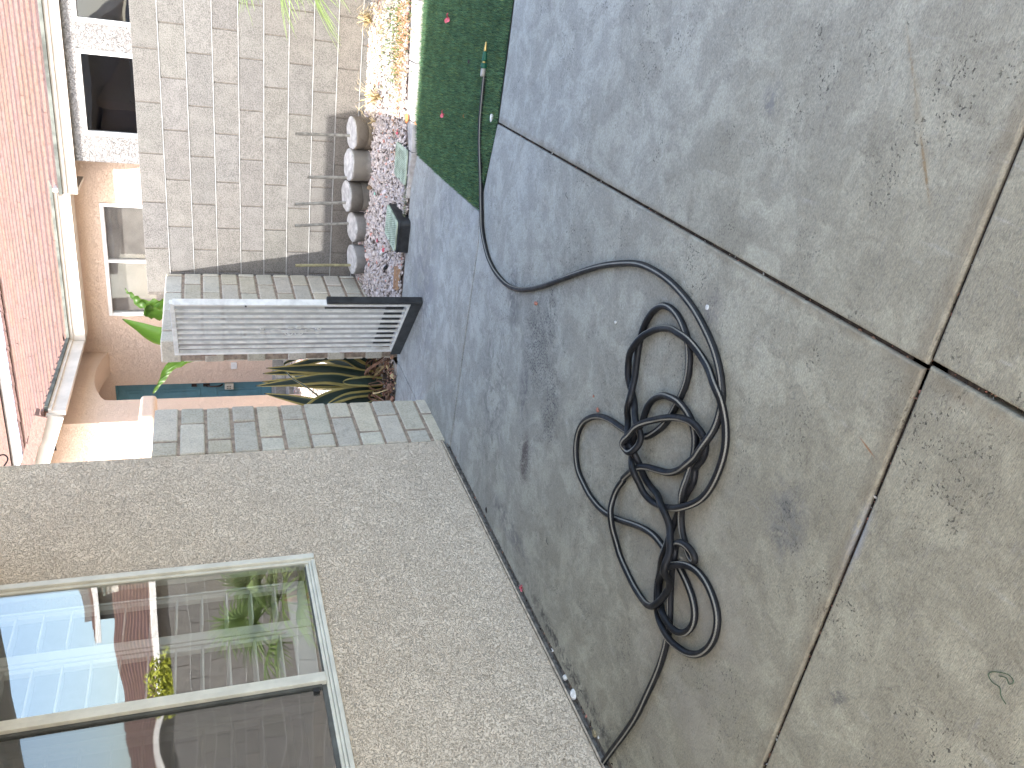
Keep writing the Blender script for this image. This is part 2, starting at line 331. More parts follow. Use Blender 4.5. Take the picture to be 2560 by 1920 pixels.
def hose_mat():
    t = NT('hose_rubber'); uv = t.n('ShaderNodeUVMap').outputs[0]; s = t.n('ShaderNodeSeparateXYZ', {0: uv}); v = t.obj()
    d = t.math('ABSOLUTE', t.math('SUBTRACT', s.outputs[0], 0.5))
    f = t.ramp(d, 0.032, 0.042, 1, 0)
    br = t.math('ADD', t.math('MULTIPLY', t.math('SINE', t.math('MULTIPLY', s.outputs[1], 6.0)), 0.5), 0.5)
    br2 = t.math('ADD', t.math('MULTIPLY', t.math('SINE', t.math('ADD', t.math('MULTIPLY', s.outputs[1], 6.0), t.math('MULTIPLY', s.outputs[0], 160.0))), 0.5), 0.5)
    stripe = t.mix(br2, (0.08, 0.076, 0.068), (0.28, 0.265, 0.225))
    blk = t.mix(t.ramp(t.noise(v, 18, 4, 0.7), 0.45, 0.75, 0, 0.6), (0.007, 0.0075, 0.009), (0.022, 0.021, 0.022))
    c = t.mix(f, blk, stripe)
    return t.fin(c, t.ramp(t.noise(v, 30, 3), 0.3, 0.7, 0.42, 0.6), t.bump(t.noise(v, 130, 3), 0.0008, 0.6), 0.28)
M['hose'] = hose_mat()

def glass_mat(name, ior=1.9, tint=(0.9, 0.95, 0.93), rough=0.0, wavy=0.0, base=None, basek=0.0):
    t = NT(name); lw = t.n('ShaderNodeLayerWeight', {'Blend': 0.5}); f0 = ((ior - 1) / (ior + 1)) ** 2
    fr = t.math('ADD', f0, t.math('MULTIPLY', t.math('POWER', lw.outputs['Facing'], 5.0), 1 - f0))
    nr = t.bump(t.noise(t.obj(), 1.2, 2), wavy, 1.0) if wavy else None
    g = t.n('ShaderNodeBsdfGlossy', {'Color': (1, 1, 1, 1), 'Roughness': rough}); tr = t.n('ShaderNodeBsdfTransparent', {'Color': (*tint, 1)})
    if nr is not None: t.put(g.inputs['Normal'], nr)
    mx = t.n('ShaderNodeMixShader', {0: fr, 1: tr, 2: g})
    last = mx
    if base: last = t.n('ShaderNodeMixShader', {0: basek, 1: mx, 2: t.n('ShaderNodeBsdfDiffuse', {'Color': (*base, 1)})})
    t.t.links.new(last.outputs[0], t.out.inputs[0]); return t.m
M['glass'] = glass_mat('window_glass', 2.3, (0.86, 0.87, 0.86), 0.0, 0.004)
M['screen_glass'] = glass_mat('screened_glass', 2.3, (0.5, 0.5, 0.48), 0.02, 0.006, (0.16, 0.16, 0.15), 0.2)
M['clear_glass'] = glass_mat('clear_far_glass', 1.45, (0.92, 0.92, 0.92), 0.02, 0.004)
M['far_glass'] = glass_mat('far_glass', 1.6, (0.5, 0.5, 0.52), 0.02, 0.004)
M['mesh'] = glass_mat('white_mesh_screen', 1.05, (1, 1, 1), 0.5, 0, (0.46, 0.455, 0.45), 0.66)

def leaf_mat(name, mid, edge, e0=0.30, e1=0.36, trans=0.25, rough=0.45):
    t = NT(name); s = t.n('ShaderNodeSeparateXYZ', {0: t.n('ShaderNodeUVMap').outputs[0]}); v = t.obj()
    d = t.math('ABSOLUTE', t.math('SUBTRACT', s.outputs[0], 0.5))
    c = t.mix(t.ramp(d, e0, e1), mid, edge)
    c = t.mix(t.ramp(t.noise(t.obj((1, 1, 0.15)), 60, 3), 0.4, 0.7, 0, 0.35), c, tuple(k * 0.55 for k in mid))
    c = t.mix(t.ramp(s.outputs[1], 0.94, 1.0), c, (0.03, 0.02, 0.02))
    b = t.n('ShaderNodeBsdfPrincipled', {'Base Color': c, 'Roughness': rough, 'Specular IOR Level': 0.4})
    tl = t.n('ShaderNodeBsdfTranslucent', {'Color': c}); mx = t.n('ShaderNodeMixShader', {0: trans, 1: b, 2: tl})
    t.t.links.new(mx.outputs[0], t.out.inputs[0]); return t.m
M['agave'] = leaf_mat('agave_leaf', (0.042, 0.068, 0.056), (0.50, 0.42, 0.15), 0.33, 0.37, 0.12)
M['banana'] = leaf_mat('paradise_leaf', (0.06, 0.13, 0.015), (0.13, 0.17, 0.03), 0.4, 0.5, 0.45, 0.35)
M['palm'] = leaf_mat('fan_palm_leaflet', (0.24, 0.33, 0.11), (0.30, 0.38, 0.14), 0.4, 0.5, 0.4, 0.4)
def tint_mat(name, col, rough=0.8, trans=0.0, k=1.0, spec=0.25):
    t = NT(name); at = t.n('ShaderNodeVertexColor', layer_name='tint'); c = t.mix(1.0, col, at.outputs[0], 'MULTIPLY')
    c = t.mix(t.ramp(t.noise(t.obj(), 120, 2), 0.45, 0.75, 0, 0.3), c, tuple(q * 0.5 for q in col))
    b = t.n('ShaderNodeBsdfPrincipled', {'Base Color': c, 'Roughness': rough, 'Specular IOR Level': spec}); last = b
    if trans: last = t.n('ShaderNodeMixShader', {0: trans, 1: b, 2: t.n('ShaderNodeBsdfTranslucent', {'Color': c})})
    t.t.links.new(last.outputs[0], t.out.inputs[0]); return t.m
M['pebble'] = tint_mat('pink_gravel_stone', (0.50, 0.435, 0.395))
M['turf'] = tint_mat('turf_blade', (0.115, 0.205, 0.105), 0.6, 0.25)
def tile_mat(name, col, dk, spots=0.9):
    t = NT(name); v = t.obj(); at = t.n('ShaderNodeVertexColor', layer_name='tint')
    c = t.mix(t.ramp(t.noise(t.obj((1, 1, 2)), 24, 5, 0.75), 0.46, 0.58, 0, 0.8), col, dk)
    c = t.mix(t.math('MULTIPLY', t.ramp(t.vor(v, 5.5), 0.10, 0.2, 1, 0), spots), c, (0.035, 0.025, 0.022))
    c = t.mix(1.0, c, at.outputs[0], 'MULTIPLY')
    return t.fin(c, 0.9, t.bump(t.noise(v, 35, 3), 0.012, 0.8), 0.15)
M['tile'] = tile_mat('pink_concrete_tile', (0.128, 0.080, 0.068), (0.062, 0.038, 0.032))
M['tile_butt'] = tile_mat('pink_tile_butt', (0.235, 0.152, 0.128), (0.19, 0.12, 0.10), 0.2)  # tile fronts painted lighter for the sunlit line on each course
HOSE_PATH = [(-0.4334,4.2633,0.0116), (-0.4574,4.2625,0.0116), (-0.4814,4.2616,0.0116), (-0.5054,4.2607,0.0116), (-0.5294,4.2596,0.0116), (-0.5534,4.2584,0.0116), (-0.5774,4.2574,0.0116), (-0.6014,4.2561,0.0116), (-0.6253,4.2539,0.0116), (-0.649,4.2503,0.0116), (-0.6725,4.2453,0.0116), (-0.6958,4.2394,0.0116), (-0.7188,4.2326,0.0116), (-0.7416,4.2249,0.0116), (-0.764,4.2164,0.0116), (-0.7861,4.207,0.0116), (-0.8078,4.1967,0.0116), (-0.8292,4.1857,0.0116), (-0.8503,4.1744,0.0116), (-0.8714,4.1628,0.0116), (-0.8925,4.1513,0.0116), (-0.9137,4.1401,0.0116), (-0.9352,4.1293,0.0116), (-0.9568,4.1188,0.0116), (-0.9786,4.1087,0.0116), (-1.0004,4.0986,0.0116), (-1.0222,4.0886,0.0116), (-1.044,4.0784,0.0116), (-1.0657,4.068,0.0116), (-1.0872,4.0574,0.0116), (-1.1088,4.047,0.0116), (-1.1305,4.0365,0.0116), (-1.1516,4.0251,0.0116), (-1.1716,4.0119,0.0116), (-1.1899,3.9965,0.0116), (-1.2063,3.979,0.0116), (-1.2213,3.9603,0.0116), (-1.2353,3.9408,0.0116), (-1.2485,3.9207,0.0116), (-1.2611,3.9003,0.0116), (-1.273,3.8794,0.0116), (-1.2834,3.8578,0.0116), (-1.2916,3.8353,0.0116), (-1.2981,3.8122,0.0116), (-1.3037,3.7888,0.0116), (-1.3086,3.7653,0.0116), (-1.3125,3.7416,0.0116), (-1.3154,3.7178,0.0116), (-1.3173,3.6938,0.0116), (-1.3186,3.6698,0.0116), (-1.3193,3.6458,0.0116), (-1.3196,3.6218,0.0116), (-1.3193,3.5978,0.0116), (-1.3185,3.5738,0.0116), (-1.3169,3.5498,0.0116), (-1.3143,3.526,0.0116), (-1.3106,3.5022,0.0116), (-1.3061,3.4786,0.0116), (-1.3008,3.4552,0.0116), (-1.2948,3.4319,0.0116), (-1.2885,3.4088,0.0116), (-1.2816,3.3857,0.0116), (-1.2742,3.3629,0.0116), (-1.266,3.3403,0.0116), (-1.2573,3.318,0.0116), (-1.2482,3.2957,0.0116), (-1.2388,3.2736,0.0116), (-1.2293,3.2516,0.0116), (-1.2195,3.2296,0.0116), (-1.2095,3.2078,0.0116), (-1.1993,3.186,0.0116), (-1.1888,3.1644,0.0116), (-1.1781,3.1429,0.0116), (-1.1672,3.1215,0.0116), (-1.156,3.1002,0.0116), (-1.1446,3.0791,0.0116), (-1.133,3.058,0.0116), (-1.1213,3.037,0.0116), (-1.1096,3.0161,0.0116), (-1.0978,2.9951,0.0116), (-1.0861,2.9742,0.0116), (-1.0743,2.9532,0.0116), (-1.0626,2.9322,0.0116), (-1.051,2.9112,0.0116), (-1.0393,2.8902,0.0116), (-1.0276,2.8692,0.0116), (-1.0159,2.8483,0.0116), (-1.0043,2.8273,0.0116), (-0.9926,2.8063,0.0116), (-0.9811,2.7852,0.0116), (-0.9696,2.7641,0.0116), (-0.9583,2.7429,0.0116), (-0.9471,2.7217,0.0116), (-0.9359,2.7004,0.0116), (-0.9249,2.679,0.0116), (-0.914,2.6576,0.0116), (-0.9034,2.6361,0.0116), (-0.893,2.6144,0.0116), (-0.8829,2.5926,0.0116), (-0.8731,2.5707,0.0116), (-0.8635,2.5486,0.0116), (-0.8542,2.5265,0.0116), (-0.8451,2.5042,0.0116), (-0.8363,2.4819,0.0116), (-0.8277,2.4595,0.0116), (-0.8193,2.437,0.0116), (-0.8111,2.4144,0.0116), (-0.8034,2.3916,0.0116), (-0.7964,2.3687,0.0116), (-0.7903,2.3454,0.0116), (-0.7853,2.322,0.0116), (-0.7813,2.2983,0.0116), (-0.7783,2.2744,0.0116), (-0.776,2.2505,0.0116), (-0.7742,2.2266,0.0116), (-0.7729,2.2026,0.0116), (-0.7724,2.1786,0.0116), (-0.7726,2.1546,0.0116), (-0.7737,2.1306,0.0116), (-0.7756,2.1066,0.0116), (-0.7785,2.0828,0.0116), (-0.7822,2.0591,0.0116), (-0.7865,2.0354,0.0116), (-0.7914,2.0119,0.0116), (-0.797,1.9886,0.0116), (-0.8037,1.9655,0.0116), (-0.8115,1.9428,0.0116), (-0.8203,1.9205,0.0116), (-0.8299,1.8984,0.0116), (-0.84,1.8767,0.0116), (-0.8509,1.8552,0.0116), (-0.8627,1.8343,0.0116), (-0.8759,1.8143,0.0116), (-0.8909,1.7956,0.0116), (-0.9072,1.778,0.0116), (-0.9249,1.7618,0.0116), (-0.9443,1.7478,0.0116), (-0.9647,1.7351,0.0116), (-0.9861,1.7248,0.0116), (-1.0093,1.7195,0.0117), (-1.0332,1.7173,0.0122), (-1.0571,1.716,0.0136), (-1.0811,1.7164,0.0168), (-1.1049,1.7191,0.0222), (-1.1284,1.7238,0.0284), (-1.1514,1.7307,0.0323), (-1.1737,1.7395,0.0317), (-1.1955,1.7497,0.0296), (-1.2168,1.7608,0.0322), (-1.2373,1.7733,0.0345), (-1.2564,1.7877,0.0318), (-1.2741,1.8039,0.0254), (-1.2909,1.821,0.019), (-1.3073,1.8386,0.0146), (-1.3231,1.8567,0.0126), (-1.3377,1.8757,0.0119), (-1.3503,1.8961,0.0118), (-1.3608,1.9177,0.0123), (-1.3701,1.9398,0.0139), (-1.3787,1.9622,0.0177), (-1.3869,1.9848,0.024), (-1.3975,2.006,0.0314), (-1.4126,2.0244,0.036), (-1.4288,2.0421,0.035), (-1.4451,2.0598,0.029), (-1.4616,2.0772,0.0217), (-1.4786,2.0941,0.0161), (-1.4967,2.1099,0.0132), (-1.516,2.124,0.012), (-1.5331,2.1348,0.0117), (-1.5351,2.1341,0.0116), (-1.5406,2.1341,0.0116), (-1.5601,2.1439,0.0117), (-1.5817,2.1541,0.0122), (-1.6045,2.1609,0.0135), (-1.6281,2.1619,0.0167), (-1.6513,2.1569,0.022), (-1.6721,2.1459,0.0282), (-1.6905,2.1308,0.0321), (-1.7107,2.1185,0.0312), (-1.7331,2.1101,0.0262), (-1.7547,2.1001,0.0201), (-1.7739,2.086,0.0154), (-1.7909,2.0692,0.0129), (-1.805,2.0499,0.012), (-1.8154,2.0284,0.0117), (-1.8225,2.0055,0.0116), (-1.8284,1.9823,0.0116), (-1.8341,1.9589,0.0116), (-1.8396,1.9355,0.0116), (-1.8436,1.9119,0.0117), (-1.8453,1.888,0.012), (-1.8446,1.864,0.0131), (-1.8405,1.8405,0.0158), (-1.8324,1.818,0.0209), (-1.8213,1.7968,0.0277), (-1.8085,1.7765,0.0336), (-1.7943,1.7572,0.0379), (-1.7777,1.7403,0.0417), (-1.7573,1.7282,0.0404), (-1.7352,1.7189,0.0353), (-1.7126,1.7109,0.0334), (-1.6894,1.7046,0.0319), (-1.6658,1.7005,0.0295), (-1.6419,1.6987,0.0367), (-1.6179,1.6983,0.0535), (-1.5939,1.6989,0.0678), (-1.5701,1.7016,0.0703), (-1.5472,1.7082,0.061), (-1.5261,1.7192,0.053), (-1.5085,1.7349,0.0484), (-1.4951,1.7546,0.0399), (-1.4814,1.7741,0.0343), (-1.4644,1.7908,0.0359), (-1.4492,1.8087,0.0405), (-1.4408,1.8306,0.0415), (-1.4383,1.8543,0.0358), (-1.4397,1.8782,0.0269), (-1.443,1.902,0.0191), (-1.4469,1.9257,0.0144), (-1.4496,1.9495,0.0124), (-1.4496,1.9734,0.0119), (-1.446,1.997,0.0123), (-1.4367,2.0179,0.0141), (-1.4199,2.0342,0.0187), (-1.4004,2.0481,0.0274), (-1.3807,2.0611,0.0389), (-1.3657,2.0789,0.0483), (-1.3556,2.1005,0.0498), (-1.3484,2.1233,0.0427), (-1.3405,2.1458,0.0323), (-1.327,2.1649,0.0246), (-1.3077,2.178,0.022), (-1.285,2.1819,0.0268), (-1.2617,2.1778,0.0336), (-1.2384,2.1735,0.0365), (-1.2154,2.1765,0.0336), (-1.1937,2.1863,0.0267), (-1.172,2.1966,0.0196), (-1.1498,2.2057,0.0149), (-1.1271,2.2135,0.0127), (-1.1039,2.2194,0.0119), (-1.0803,2.2239,0.0117), (-1.0566,2.2278,0.0116), (-1.0328,2.2301,0.0116), (-1.0088,2.2294,0.0116), (-0.985,2.2263,0.0116), (-0.9618,2.2206,0.0116), (-0.9394,2.212,0.0116), (-0.9182,2.201,0.0116), (-0.8986,2.1872,0.0116), (-0.8816,2.1705,0.0116), (-0.8677,2.151,0.0116), (-0.8577,2.1294,0.0116), (-0.8521,2.1062,0.0116), (-0.8507,2.0824,0.0116), (-0.8531,2.0586,0.0116), (-0.8587,2.0354,0.0116), (-0.8674,2.0131,0.0116), (-0.8791,1.9922,0.0116), (-0.8932,1.9728,0.0116), (-0.9095,1.9553,0.0116), (-0.9284,1.9407,0.0116), (-0.9494,1.9293,0.0116), (-0.9717,1.9206,0.0116), (-0.9949,1.9148,0.0116), (-1.0187,1.9125,0.0116), (-1.0426,1.9141,0.0116), (-1.0661,1.9186,0.0116), (-1.0894,1.9244,0.0116), (-1.1125,1.9311,0.0116), (-1.1354,1.9383,0.0116), (-1.1583,1.9458,0.0116), (-1.1807,1.9542,0.0116), (-1.2021,1.9649,0.0116), (-1.2223,1.9778,0.0116), (-1.2417,1.9921,0.0116), (-1.2603,2.0072,0.0116), (-1.2783,2.0231,0.0116), (-1.2952,2.0401,0.0116), (-1.3104,2.0586,0.0116), (-1.3236,2.0787,0.0116), (-1.3348,2.0999,0.0116), (-1.3444,2.1219,0.0116), (-1.3522,2.1445,0.0116), (-1.3586,2.1677,0.0116), (-1.3641,2.1911,0.0116), (-1.369,2.2146,0.0116), (-1.3736,2.2382,0.0116), (-1.3779,2.2618,0.0116), (-1.3823,2.2854,0.0116), (-1.3878,2.3088,0.0116), (-1.3946,2.3318,0.0116), (-1.4027,2.3544,0.0116), (-1.4118,2.3766,0.0116), (-1.4222,2.3983,0.0116), (-1.4339,2.4192,0.0116), (-1.447,2.4393,0.0116), (-1.4615,2.4584,0.0116), (-1.4771,2.4767,0.0116), (-1.494,2.4937,0.0116), (-1.5127,2.5086,0.0116), (-1.5335,2.5204,0.0116), (-1.5558,2.529,0.0116), (-1.5792,2.5338,0.0116), (-1.603,2.5343,0.0116), (-1.6266,2.5308,0.0116), (-1.6495,2.5237,0.0116), (-1.6707,2.5128,0.0116), (-1.6903,2.499,0.0116), (-1.7078,2.4829,0.0116), (-1.7205,2.4631,0.0116), (-1.7285,2.4406,0.0116), (-1.7344,2.4173,0.0116), (-1.7394,2.3938,0.0116), (-1.744,2.3702,0.0116), (-1.7478,2.3465,0.0116), (-1.7491,2.3226,0.0116), (-1.7485,2.2986,0.0116), (-1.7468,2.2747,0.0116), (-1.7437,2.2509,0.0116), (-1.7388,2.2274,0.0116), (-1.7324,2.2042,0.0116), (-1.725,2.1814,0.0116), (-1.7166,2.1589,0.0116), (-1.7075,2.1367,0.0116), (-1.6977,2.1147,0.0116), (-1.6874,2.0931,0.0116), (-1.6764,2.0717,0.0116), (-1.665,2.0505,0.0116), (-1.6538,2.0293,0.0116), (-1.643,2.0079,0.0116), (-1.6324,1.9863,0.0116), (-1.622,1.9646,0.0116), (-1.6124,1.9426,0.0116), (-1.6037,1.9202,0.0116), (-1.5964,1.8974,0.0116), (-1.5906,1.8741,0.0116), (-1.5875,1.8504,0.0116), (-1.5877,1.8265,0.0116), (-1.588,1.8025,0.0116), (-1.5868,1.7785,0.0116), (-1.5857,1.7545,0.0116), (-1.5858,1.7305,0.0116), (-1.5881,1.7066,0.0116), (-1.5927,1.6831,0.0116), (-1.5994,1.6601,0.0116), (-1.6081,1.6377,0.0116), (-1.6187,1.6162,0.0116), (-1.632,1.5965,0.0116), (-1.6493,1.5802,0.0116), (-1.6702,1.5694,0.0116), (-1.6934,1.5654,0.0116), (-1.7169,1.5684,0.0118), (-1.7392,1.5767,0.0125), (-1.7594,1.5893,0.0144), (-1.775,1.6067,0.0183), (-1.7821,1.6285,0.0241), (-1.7807,1.6521,0.0299), (-1.7761,1.6756,0.0324), (-1.7734,1.6994,0.0299), (-1.7711,1.7231,0.0241), (-1.764,1.7456,0.0183), (-1.7502,1.7645,0.0144), (-1.7304,1.7766,0.0125), (-1.7074,1.7799,0.0124), (-1.6842,1.7752,0.0142), (-1.6623,1.7658,0.0191), (-1.6416,1.7537,0.0284), (-1.6223,1.7395,0.0406), (-1.6039,1.724,0.0506), (-1.5856,1.7085,0.0522), (-1.5671,1.6937,0.0445), (-1.5518,1.6758,0.0323), (-1.541,1.6546,0.0217), (-1.5341,1.6317,0.0154), (-1.5306,1.608,0.0127), (-1.5302,1.5841,0.0119), (-1.5332,1.5604,0.0116), (-1.5401,1.5375,0.0116), (-1.5505,1.516,0.0116), (-1.5637,1.4961,0.0116), (-1.5807,1.4795,0.0116), (-1.6013,1.4679,0.0116), (-1.6243,1.4617,0.0116), (-1.6481,1.4596,0.0116), (-1.6719,1.4613,0.0116), (-1.6952,1.4667,0.0116), (-1.7178,1.4747,0.0116), (-1.7394,1.485,0.0116), (-1.7596,1.4979,0.0116), (-1.7779,1.5133,0.0116), (-1.7942,1.5308,0.0118), (-1.8082,1.5503,0.0125), (-1.8187,1.5717,0.0144), (-1.8251,1.5946,0.0183), (-1.8273,1.6184,0.0241), (-1.8242,1.6419,0.0299), (-1.8186,1.6651,0.0324), (-1.8168,1.6888,0.0299), (-1.8172,1.7128,0.0241), (-1.8132,1.7357,0.0183), (-1.8001,1.7546,0.0144), (-1.7807,1.7682,0.0125), (-1.7591,1.7786,0.0118), (-1.7364,1.7859,0.0118), (-1.7127,1.7891,0.0125), (-1.6889,1.7882,0.0144), (-1.6651,1.7847,0.0183), (-1.6414,1.7809,0.0241), (-1.6176,1.7775,0.0299), (-1.5938,1.7745,0.0324), (-1.57,1.774,0.0299), (-1.5466,1.7784,0.0241), (-1.5236,1.785,0.0183), (-1.5001,1.7881,0.0144), (-1.4762,1.7868,0.0125), (-1.4523,1.7843,0.0118), (-1.4284,1.7818,0.0116), (-1.4046,1.7786,0.0116), (-1.381,1.7743,0.0116), (-1.3576,1.769,0.0116), (-1.3343,1.763,0.0116), (-1.3113,1.7561,0.0116), (-1.2884,1.7507,0.0116), (-1.2664,1.7545,0.0116), (-1.2454,1.7587,0.0116), (-1.2247,1.7499,0.0116), (-1.2034,1.7397,0.0116), (-1.1801,1.7354,0.0118), (-1.1568,1.7377,0.0126), (-1.1371,1.7492,0.0146), (-1.1232,1.7681,0.019), (-1.1135,1.7898,0.0254), (-1.1104,1.8127,0.0318), (-1.1159,1.8356,0.0345), (-1.125,1.8578,0.0318), (-1.1352,1.8795,0.026), (-1.146,1.901,0.024), (-1.1575,1.922,0.0283), (-1.1699,1.9426,0.0321), (-1.1829,1.9628,0.0312), (-1.1962,1.9828,0.0263), (-1.2099,2.0025,0.0213), (-1.2243,2.0218,0.0236), (-1.2401,2.0398,0.0344), (-1.2581,2.0554,0.0478), (-1.2782,2.0685,0.0564), (-1.2994,2.0798,0.0573), (-1.3214,2.0894,0.0616), (-1.3438,2.098,0.0698), (-1.3652,2.1013,0.0679), (-1.3772,2.0882,0.0608), (-1.3753,2.0666,0.059), (-1.3604,2.0522,0.053), (-1.3377,2.0478,0.0412), (-1.3145,2.0506,0.0346), (-1.2945,2.0621,0.0361), (-1.2803,2.0807,0.0396), (-1.2701,2.1024,0.0384), (-1.2613,2.1247,0.0315), (-1.2516,2.1467,0.0231), (-1.2403,2.1678,0.0168), (-1.2277,2.1883,0.0134), (-1.2145,2.2084,0.0121), (-1.2013,2.2284,0.0117), (-1.1861,2.2466,0.0117), (-1.1664,2.2594,0.0122), (-1.1437,2.2658,0.0135), (-1.12,2.2658,0.0167), (-1.0974,2.2591,0.022), (-1.0769,2.247,0.0282), (-1.0571,2.2334,0.0321), (-1.0361,2.2221,0.0312), (-1.0142,2.2127,0.0262), (-0.9943,2.1998,0.0201), (-0.9768,2.1834,0.0154), (-0.9613,2.1652,0.0129), (-0.9476,2.1455,0.012), (-0.9357,2.1246,0.0118), (-0.9253,2.103,0.0122), (-0.9162,2.0808,0.0135), (-0.9082,2.0581,0.0167), (-0.9014,2.0351,0.022), (-0.896,2.0117,0.0282), (-0.8922,1.988,0.0321), (-0.8905,1.9642,0.0312), (-0.893,1.9405,0.0262), (-0.9001,1.9177,0.0201), (-0.9082,1.8951,0.0154), (-0.9163,1.8725,0.0131), (-0.9235,1.8496,0.0131), (-0.9294,1.8263,0.0154), (-0.935,1.803,0.0201), (-0.9416,1.7799,0.0262), (-0.9501,1.7575,0.0312), (-0.9606,1.736,0.0321), (-0.9752,1.7175,0.0282), (-0.9949,1.7045,0.022), (-1.0163,1.6937,0.0167), (-1.0373,1.6822,0.0135), (-1.0587,1.6712,0.0122), (-1.0807,1.6616,0.0117), (-1.1035,1.6546,0.0116), (-1.1272,1.651,0.0116), (-1.1512,1.6501,0.0116), (-1.1751,1.651,0.0116), (-1.199,1.6533,0.0116), (-1.2227,1.6571,0.0116), (-1.2461,1.6626,0.0116), (-1.2689,1.6699,0.0118), (-1.2912,1.679,0.0124), (-1.3126,1.6898,0.0144), (-1.333,1.7024,0.0191), (-1.3522,1.7167,0.0269), (-1.3701,1.7327,0.0358), (-1.3862,1.7505,0.0415), (-1.4008,1.7695,0.0403), (-1.4151,1.7888,0.0337), (-1.4291,1.8083,0.0265), (-1.4428,1.828,0.0201), (-1.4561,1.8481,0.0154), (-1.4684,1.8686,0.0129), (-1.4789,1.8902,0.0122), (-1.4864,1.9129,0.013), (-1.49,1.9365,0.0155), (-1.4882,1.9599,0.0202), (-1.478,1.9804,0.0268), (-1.4594,1.9941,0.0357), (-1.4389,2.0063,0.0478), (-1.4204,2.0213,0.0561), (-1.4074,2.0401,0.0543), (-1.4039,2.0627,0.0436), (-1.3969,2.0834,0.0321), (-1.3785,2.096,0.0283), (-1.3554,2.0992,0.0313), (-1.3316,2.0969,0.0321), (-1.3079,2.0931,0.0282), (-1.2842,2.0896,0.022), (-1.2605,2.0902,0.0167), (-1.2369,2.0931,0.0135), (-1.2135,2.0904,0.0122), (-1.1916,2.0812,0.0117), (-1.1718,2.068,0.0117), (-1.1543,2.0517,0.012), (-1.1394,2.033,0.0129), (-1.1268,2.0126,0.0154), (-1.1159,1.9912,0.0201), (-1.1064,1.9692,0.0262), (-1.098,1.9467,0.0312), (-1.0917,1.9236,0.0321), (-1.091,1.9002,0.0282), (-1.0974,1.8774,0.022), (-1.1076,1.8557,0.0167), (-1.1202,1.8354,0.0135), (-1.1354,1.817,0.0122), (-1.1537,1.8016,0.0117), (-1.1747,1.7906,0.0117), (-1.1977,1.7839,0.012), (-1.2213,1.7797,0.0129), (-1.2451,1.7765,0.0154), (-1.2685,1.7716,0.0201), (-1.2918,1.7662,0.0262), (-1.3156,1.7634,0.0312), (-1.3396,1.762,0.0321), (-1.3636,1.7611,0.0282), (-1.3876,1.7612,0.022), (-1.4116,1.7615,0.0167), (-1.435,1.7579,0.0135), (-1.4567,1.7484,0.0122), (-1.4754,1.7338,0.0117), (-1.4909,1.7156,0.0116), (-1.5038,1.6955,0.0116), (-1.5151,1.6746,0.0118), (-1.5182,1.6528,0.0125), (-1.5079,1.6384,0.0144), (-1.4914,1.6459,0.0183), (-1.4815,1.6662,0.0241), (-1.4816,1.6891,0.0299), (-1.4921,1.7097,0.0324), (-1.5092,1.7253,0.0301), (-1.5301,1.729,0.0267), (-1.5516,1.7207,0.0287), (-1.5742,1.7138,0.0321), (-1.5979,1.7129,0.0312), (-1.6219,1.7146,0.0262), (-1.6459,1.7157,0.0201), (-1.6698,1.7145,0.0154), (-1.6935,1.7108,0.0129), (-1.7166,1.7045,0.012), (-1.7391,1.6961,0.0117), (-1.7613,1.6871,0.0116), (-1.7837,1.6784,0.0116), (-1.8065,1.6708,0.0116), (-1.8298,1.6652,0.0116), (-1.8535,1.6614,0.0116), (-1.8774,1.6593,0.0116), (-1.9014,1.6585,0.0116), (-1.9254,1.6585,0.0116), (-1.9494,1.6589,0.0116), (-1.9734,1.6601,0.0116), (-1.9973,1.6623,0.0116), (-2.0212,1.6654,0.0116), (-2.0449,1.6688,0.0116), (-2.0687,1.6725,0.0116), (-2.0924,1.6763,0.0116), (-2.1161,1.6802,0.0116), (-2.1398,1.6841,0.0116), (-2.1635,1.688,0.0116), (-2.1872,1.6918,0.0116), (-2.2109,1.6958,0.0116), (-2.2345,1.7001,0.0116), (-2.2581,1.705,0.0116), (-2.2815,1.7104,0.0116), (-2.3048,1.7163,0.0116), (-2.328,1.7226,0.0116), (-2.3511,1.7291,0.0116), (-2.3742,1.7358,0.0116), (-2.3972,1.7425,0.0116), (-2.4202,1.7494,0.0116), (-2.4432,1.7565,0.0116), (-2.4661,1.7638,0.0116), (-2.489,1.7711,0.0116), (-2.5119,1.7783,0.0116), (-2.5348,1.7854,0.0116), (-2.5578,1.7923,0.0116), (-2.5809,1.799,0.0116), (-2.604,1.8057,0.0116), (-2.6271,1.8123,0.0116), (-2.6502,1.8189,0.0116), (-2.6732,1.8256,0.0116), (-2.6963,1.8323,0.0116), (-2.7193,1.8392,0.0116), (-2.7423,1.8461,0.0116), (-2.7653,1.853,0.0116), (-2.7884,1.8599,0.0116), (-2.8114,1.8667,0.0116), (-2.8344,1.8735,0.0116), (-2.8575,1.8801,0.0116), (-2.8806,1.8867,0.0116), (-2.9038,1.8931,0.0116), (-2.9269,1.8995,0.0116), (-2.9501,1.9059,0.0116), (-2.9733,1.9123,0.0116), (-2.9964,1.9186,0.0116), (-3.0196,1.925,0.0116)]
